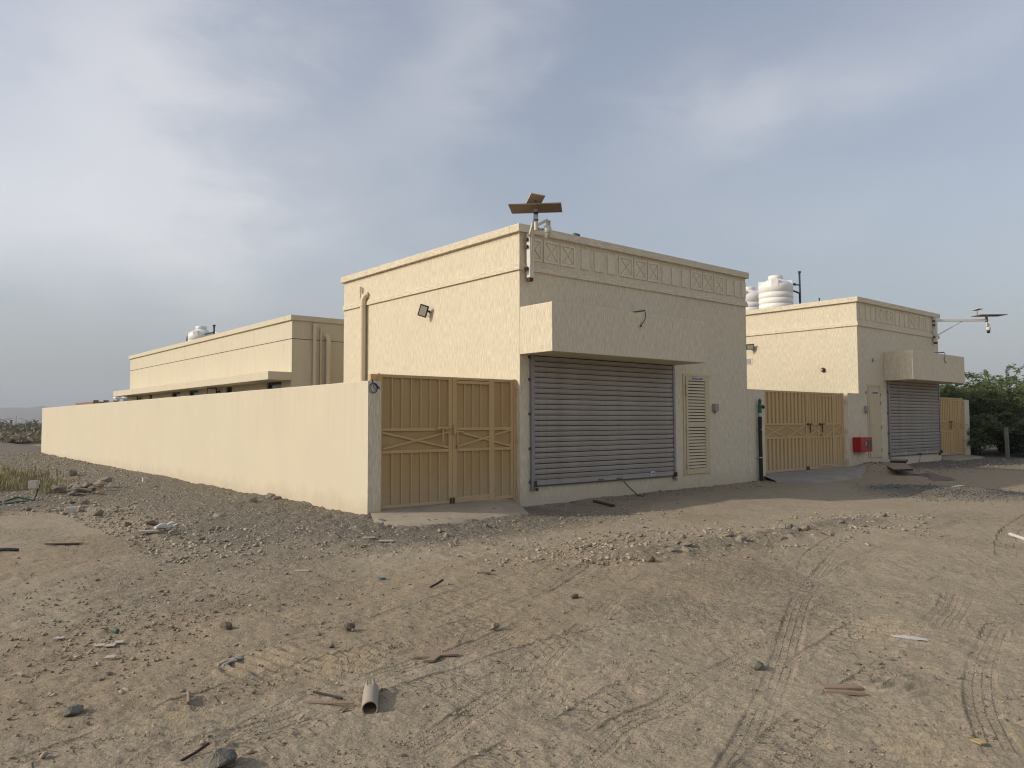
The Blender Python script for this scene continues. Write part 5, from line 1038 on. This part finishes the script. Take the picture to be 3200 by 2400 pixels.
# sheets, cloth and slab before the farther building
def board(name, pts, z0, th_, mats, label):
    n = len(pts); v = [(x, y, z0+dz) for x, y, dz in pts]+[(x, y, z0+dz+th_) for x, y, dz in pts]
    mb = MB(); mb.add(v, [tuple(range(n-1, -1, -1))]+[(i, (i+1) % n, n+(i+1) % n, n+i) for i in range(n)], 1); mb.add(v[n:], [tuple(range(n))], 0); o = mb.build(name, mats, None, 0, v[0]); return tag(o, label, 'board')
zz = gz(17.3, -1.4)
board('plywood_sheet', [(18.3, -.35, .10), (16.15, -1.75, .0), (16.5, -2.15, .02), (18.5, -1.1, .08)], zz+.03, .05, ['wood', 'wood_dark'], 'dusty plywood sheet with dark edges lying in front of the shutter')
board('plywood_sheet', [(19.35, -.25, .08), (18.2, -.75, .06), (18.4, -1.15, .06), (19.5, -.75, .06)], zz+.10, .07, ['wood', 'black_rubber'], 'smaller board with thick black edge behind the plywood sheet')
mb = MB(); zc = gz(16.4, -2.8)
def clothz(x, y): return .09*abs(float(vnoise(x*3.1, y*3.1, 7)))+.05*abs(float(vnoise(x*8, y*8, 8)))+.02
nx, ny = 18, 9; vs = []
for i in range(nx+1):
    for j in range(ny+1):
        s = i/nx; t = j/ny; x = 17.1*(1-s)+15.7*s+(t-.5)*.35*(1+.4*math.sin(s*9)); y = -2.15*(1-s)-3.3*s-(t-.5)*.35*(1+.3*math.cos(s*7)); e_ = min(1, 6*min(s, 1-s))*min(1, 5*min(t, 1-t))
        vs.append((x, y, gz(x, y)+.005+(clothz(x, y)*1.3)*e_))
mb.add(vs, [(i*(ny+1)+j, i*(ny+1)+j+1, (i+1)*(ny+1)+j+1, (i+1)*(ny+1)+j) for i in range(nx) for j in range(ny)], 0, True); o = mb.build('cloth', 'cloth', None, 0, (16.4, -2.8, zc)); tag(o, 'crumpled dark cloth lying on the ground before the farther building', 'cloth')
rock(12.35, -4.85, .42, 'white slab lying on the grey gravel mound', None, 'white_waste', 3, -.1, 'slab', rot=-.7, sc=(1.3, .5, .45), tilt=.05)

# fence post before the bushes
root = empty('fence_post', (26.6, -1.45, gz(26.6, -1.45)), 'leaning grey concrete post in front of the bushes', 'post')
MB().bar((26.65, -1.42, gz(26.6, -1.45)-.1), (26.55, -1.42, gz(26.6, -1.45)+1.18), .12, .12).build('shaft', 'post', root, .01)
MB().tube([(26.55, -1.42, gz(26.6, -1.45)+1.17), (26.55, -1.42, gz(26.6, -1.45)+1.26)], .012, 6).build('spike', 'rust', root)

# ------------------------------------------------------------------ vegetation
def leafmesh(quads, tint, name, mat):
    # quads: (n,4,3); tint: (n,)
    n = len(quads); me = bpy.data.meshes.new(name); me.vertices.add(n*4); me.vertices.foreach_set('co', np.asarray(quads, np.float32).ravel())
    me.loops.add(n*4); me.loops.foreach_set('vertex_index', np.arange(n*4, dtype=np.int32)); me.polygons.add(n); me.polygons.foreach_set('loop_start', np.arange(0, n*4, 4, dtype=np.int32)); me.update(calc_edges=True)
    c = np.repeat(tint, 4); at = me.attributes.new('tint', 'FLOAT_COLOR', 'POINT'); at.data.foreach_set('color', np.stack([c, c, c, np.ones_like(c)], 1).astype(np.float32).ravel())
    me.materials.append(M[mat]); return me
def acacia(x, y, r, h, label, seed, nbr=60, spr=130, leaf=.085):
    rr = np.random.default_rng(seed); z0 = gz(x, y); root = empty('acacia_bush', (x, y, z0), label, 'bush', 'green bushes at the right')
    Q = []; Tn = []; tb = MB()
    for i in range(nbr):
        a = rr.uniform(0, 2*math.pi); reach = r*rr.uniform(.45, 1.08); top = h*(rr.uniform(.25, 1.0) if i > 8 else rr.uniform(.9, 1.08)); droop = rr.uniform(.05, .35)
        bx, by = rr.normal(0, .25, 2); pts = []
        for t in np.linspace(0, 1, 9):
            rad = reach*t**1.15; zt = top*(math.sin(min(t*1.25, 1.15)*math.pi/2))-droop*top*max(t-.72, 0)*2.2
            pts.append((x+bx+rad*math.cos(a+.25*math.sin(3*t+i)), y+by+rad*math.sin(a+.25*math.sin(3*t+i)), z0+max(zt, .05)))
        tb.tube(pts, [.035*(1-.85*t) for t in np.linspace(0, 1, 9)], 5, caps=False)
        P = np.array(pts); m = int(spr*(.5+top/h))
        t = 1-(rr.random(m)**1.6)*.85; k = t*8; j = np.minimum(k.astype(int), 7); f = (k-j)[:, None]; c = P[j]*(1-f)+P[j+1]*f
        side = rr.normal(size=(m, 3))*np.array([.24, .24, .10])*(.45+.8*(1-t))[:, None]; c = c+side; c[:, 2] = np.maximum(c[:, 2], z0+.03)
        d = rr.normal(size=(m, 3))*np.array([1, 1, .28]); d /= np.linalg.norm(d, axis=1)[:, None]; up_ = np.tile([0, 0, 1.], (m, 1))+rr.normal(size=(m, 3))*.35; s = np.cross(d, up_); s /= np.linalg.norm(s, axis=1)[:, None]
        L = leaf*rr.uniform(.6, 1.5, m)[:, None]; W = L*rr.uniform(.28, .5, m)[:, None]
        Q.append(np.stack([c-d*L, c-s*W, c+d*L, c+s*W], 1)); Tn.append(np.clip(rr.normal(.42, .22, m), 0, 1))
    for i in range(int(nbr*.28)):      # long whips arching out above the mass
        a = rr.uniform(0, 2*math.pi); r0 = r*rr.uniform(.1, .7); L0 = r*rr.uniform(.5, .95); rise = rr.uniform(.12, .34)*h; z1 = h*rr.uniform(.72, .95)
        pts = [(x+(r0+L0*t)*math.cos(a+.3*t), y+(r0+L0*t)*math.sin(a+.3*t), z0+z1+rise*math.sin(t*2.5)-.06*h*t) for t in np.linspace(0, 1, 8)]
        tb.tube(pts, [.014*(1-.7*t) for t in np.linspace(0, 1, 8)], 4, caps=False); P = np.array(pts); m = 150
        t = rr.random(m); k = t*7; j = np.minimum(k.astype(int), 6); f = (k-j)[:, None]; c = P[j]*(1-f)+P[j+1]*f + rr.normal(size=(m, 3))*.045
        d = rr.normal(size=(m, 3))*np.array([1, 1, .4]); d /= np.linalg.norm(d, axis=1)[:, None]; s = np.cross(d, rr.normal(size=(m, 3))); s /= np.linalg.norm(s, axis=1)[:, None]; L = .06*rr.uniform(.6, 1.4, m)[:, None]
        Q.append(np.stack([c-d*L, c-s*L*.4, c+d*L, c+s*L*.4], 1)); Tn.append(np.clip(rr.normal(.55, .2, m), 0, 1))
    tb.build('branches', 'bark', root); me = leafmesh(np.concatenate(Q), np.concatenate(Tn), 'crown', 'leaf'); o = bpy.data.objects.new('crown', me); COL.objects.link(o); me.transform(Matrix.Translation((-x, -y, -z0))); o.parent = root; ROOT[o] = ROOT[root]
    return root
acacia(29.4, 1.7, 2.3, 2.8, 'dark green acacia bush just right of the farthest pillar', 1, 80, 180)
acacia(31.6, -.1, 2.2, 2.75, 'green acacia bush behind the leaning concrete post', 2, 80, 180)
acacia(34.6, .8, 2.9, 3.3, 'tallest green acacia bush at the right edge', 3, 95, 190)
acacia(29.9, -2.1, 1.6, 1.5, 'low green acacia bush at the right edge near the post', 4, 60, 150)
acacia(27.9, .55, 1.1, 1.35, 'low bright green bush at the foot of the farthest pillar', 5, 50, 150)
acacia(33.0, 4.2, 2.6, 2.9, 'green acacia bush seen over the farthest gate', 6, 75, 170)
def scrub(x, y, r, h, label, seed, mat, n=900, leaf=.22):
    rr = np.random.default_rng(seed); z0 = gz(x, y); root = empty('scrub_bush', (x, y, z0), label, 'bush', 'far scrub at the left'); tb = MB()
    for i in range(9):
        a = rr.uniform(0, 6.28); e_ = (x+r*.8*math.cos(a), y+r*.8*math.sin(a), z0+h*rr.uniform(.5, 1.15)); tb.tube([(x, y, z0-.1), (x+r*.3*math.cos(a), y+r*.3*math.sin(a), z0+h*.6), e_], [.06, .04, .015], 5, caps=False)
    tb.build('stems', 'bark', root); c = rr.normal(size=(n, 3))*np.array([.5*r, .5*r, .28*h]); c[:, 2] = np.abs(c[:, 2]); c[:, 2] = np.minimum(c[:, 2], h*1.05*np.sqrt(np.clip(1-(np.hypot(c[:, 0], c[:, 1])/(1.5*r))**2, .05, 1))*rr.uniform(.4, 1, n)); 
    d = rr.normal(size=(n, 3)); d /= np.linalg.norm(d, axis=1)[:, None]; s = np.cross(d, rr.normal(size=(n, 3))); s /= np.linalg.norm(s, axis=1)[:, None]; L = leaf*rr.uniform(.5, 1.4, n)[:, None]
    me = leafmesh(np.stack([c-d*L, c-s*L*.45, c+d*L, c+s*L*.45], 1), np.clip(rr.normal(.45, .25, n), 0, 1), 'crown', mat); o = bpy.data.objects.new('crown', me); COL.objects.link(o); o.parent = root; ROOT[o] = ROOT[root]
for i, (x, y, r, h, mt, lab) in enumerate([(1.6, 62, 2.6, 1.0, 'scrub', 'brown dead scrub pile, nearest at the left edge'), (-.5, 66, 2.3, .9, 'scrub', 'brown brush heap cut by the left edge'), (4.5, 66, 2.6, 1.0, 'scrub', 'low brown brush heap touching the wall end'), (3.2, 72, 3.0, 1.3, 'scrub_green', 'dull green scrub mound near the wall end'), (5.6, 78, 3.2, 1.5, 'scrub_green', 'green scrub mound half hidden by the wall end'),
                                 (4.6, 108, 5, 2.5, 'scrub_green', 'spreading dark green thorn bush on the skyline at far left'), (9.5, 112, 5, 2.3, 'scrub_green', 'dark skyline bush right of the spreading thorn bush'), (14, 116, 5, 2.1, 'scrub_green', 'low skyline bush just left of the wall end'), (1, 116, 5, 2.2, 'scrub_green', 'skyline bush at the left edge'), (7.5, 92, 4, 1.5, 'scrub', 'grey brush in the middle of the scrub'), (3.5, 88, 4, 1.4, 'scrub', 'grey-brown brush left of the middle')]):
    scrub(x, y, r, h, lab, 40+i, mt, 1500, .26)
# dry grass
def grass():
    rr = np.random.default_rng(5); Q = []; Tn = []
    for gx, gy, n, hh, sp in ((-3.75, 12.3, 200, .50, .55), (-3.55, 10.7, 170, .36, .45), (-3.05, 12.9, 120, .34, .35), (-4.3, 12.0, 200, .45, .6), (-3.30, 8.8, 80, .30, .16), (-3.95, 11.3, 170, .36, .5), (-4.8, 11.2, 150, .38, .5)):
        for i in range(n):
            x, y = gx+rr.normal(0, sp), gy+rr.normal(0, sp); z = gz(x, y); h = hh*rr.uniform(.35, 1.1); a = rr.uniform(0, 6.28); ln = rr.uniform(.05, .5)*h; wv = Vector((-math.sin(a), math.cos(a), 0))*.008
            b = Vector((x, y, z-.01)); m_ = b+Vector((math.cos(a)*ln*.35, math.sin(a)*ln*.35, h*.6)); t = b+Vector((math.cos(a)*ln, math.sin(a)*ln, h))
            Q.append([b-wv, b+wv, m_+wv, m_-wv]); Q.append([m_-wv, m_+wv, t+wv*.3, t-wv*.3]); q = rr.uniform(0, 1); Tn += [q, q]
            if rr.random() < .5:
                c = t.lerp(b, .35); Q.append([c-wv*1.5+Vector((0, 0, .05)), c+wv*1.5, c+wv*4+Vector((0, 0, .10)), c+Vector((0, 0, .13))]); Tn.append(q*.8)
    me = leafmesh(np.array([[tuple(p) for p in q] for q in Q]), np.array(Tn), 'dry_grass', 'grass'); o = bpy.data.objects.new('dry_grass', me); COL.objects.link(o); tag(o, 'dry yellow grass growing beside the gravel path at left', None, None, 'stuff')
grass()

# far low house beyond the wall, hills
root = empty('distant_house', (12, 72, 0), 'brown parapet of a distant house just above the wall', 'house')
MB().box(10.6, 19, 72, 80, -.5, 3.78).build('wall', 'brick', root)
for i in range(9): MB().box(10.65+i*.9, 11.1+i*.9, 72, 72.3, 3.78, 3.93).build('merlon', 'brick', root)
for k, (x, lab) in enumerate(((13.0, 'left one of two tiny white tanks on the distant house'), (13.75, 'right one of two tiny white tanks on the distant house'))):
    r_ = empty('roof_tank', (x, 73, 3.78), lab, 'water tank'); MB().lathe([(.22, 0), (.22, .30), (.12, .34)], (x, 73, 3.781), 16).build('body', 'tank', r_); MB().lathe([(.36, 0), (.38, .12), (.3, .2)], (x, 73, 4.125), 16).build('lid', 'tank', r_)
def hills():
    n = 140; vs = []; an = np.linspace(R(20), R(125), n)
    prof = []
    for i, a in enumerate(an):
        h = 30+34*(vnoise(a*6, .5, 5)+.5)+22*(vnoise(a*17, 1.5, 6)+.2)+9*vnoise(a*45, 2.5, 7)
        prof.append(max(6., float(h)))
    mb = MB(); D = [2400, 2550, 2700, 2950]
    for j, (d_, k) in enumerate(zip(D, (0, .62, 1., .2))):
        for i, a in enumerate(an): vs.append((CAM[0]+d_*math.cos(a), CAM[1]+d_*math.sin(a), prof[i]*k*(1+.18*float(vnoise(a*60, j*3.3, 8))) - (3 if k == 0 else 0)))
    fs = [(j*n+i, (j+1)*n+i, (j+1)*n+i+1, j*n+i+1) for j in range(len(D)-1) for i in range(n-1)]
    mb.add(vs, fs, 0, True); o = mb.build('hills', 'hill'); tag(o, 'low bare hills on the far horizon', None, None, 'structure')
hills()
# the dusty air: one even volume round camera, ground and hills, open sky outside it
mb = MB(); mb.box(CAM[0]-3300, CAM[0]+3300, CAM[1]-3300, CAM[1]+3300, -6, 135); o = mb.build('haze', [], None) if False else None
me = mb.mesh('haze', []); hz = bpy.data.objects.new('haze', me); COL.objects.link(hz); tag(hz, 'thin pale dust haze filling the air', None, None, 'stuff')
hm = bpy.data.materials.new('dust_haze'); hm.use_nodes = True; hn = hm.node_tree; hn.nodes.clear(); ho = hn.nodes.new('ShaderNodeOutputMaterial'); pv = hn.nodes.new('ShaderNodeVolumePrincipled')
pv.inputs['Color'].default_value = (.80, .86, .95, 1); pv.inputs['Density'].default_value = .00032; pv.inputs['Anisotropy'].default_value = .0; hn.links.new(pv.outputs[0], ho.inputs['Volume']); me.materials.append(hm)
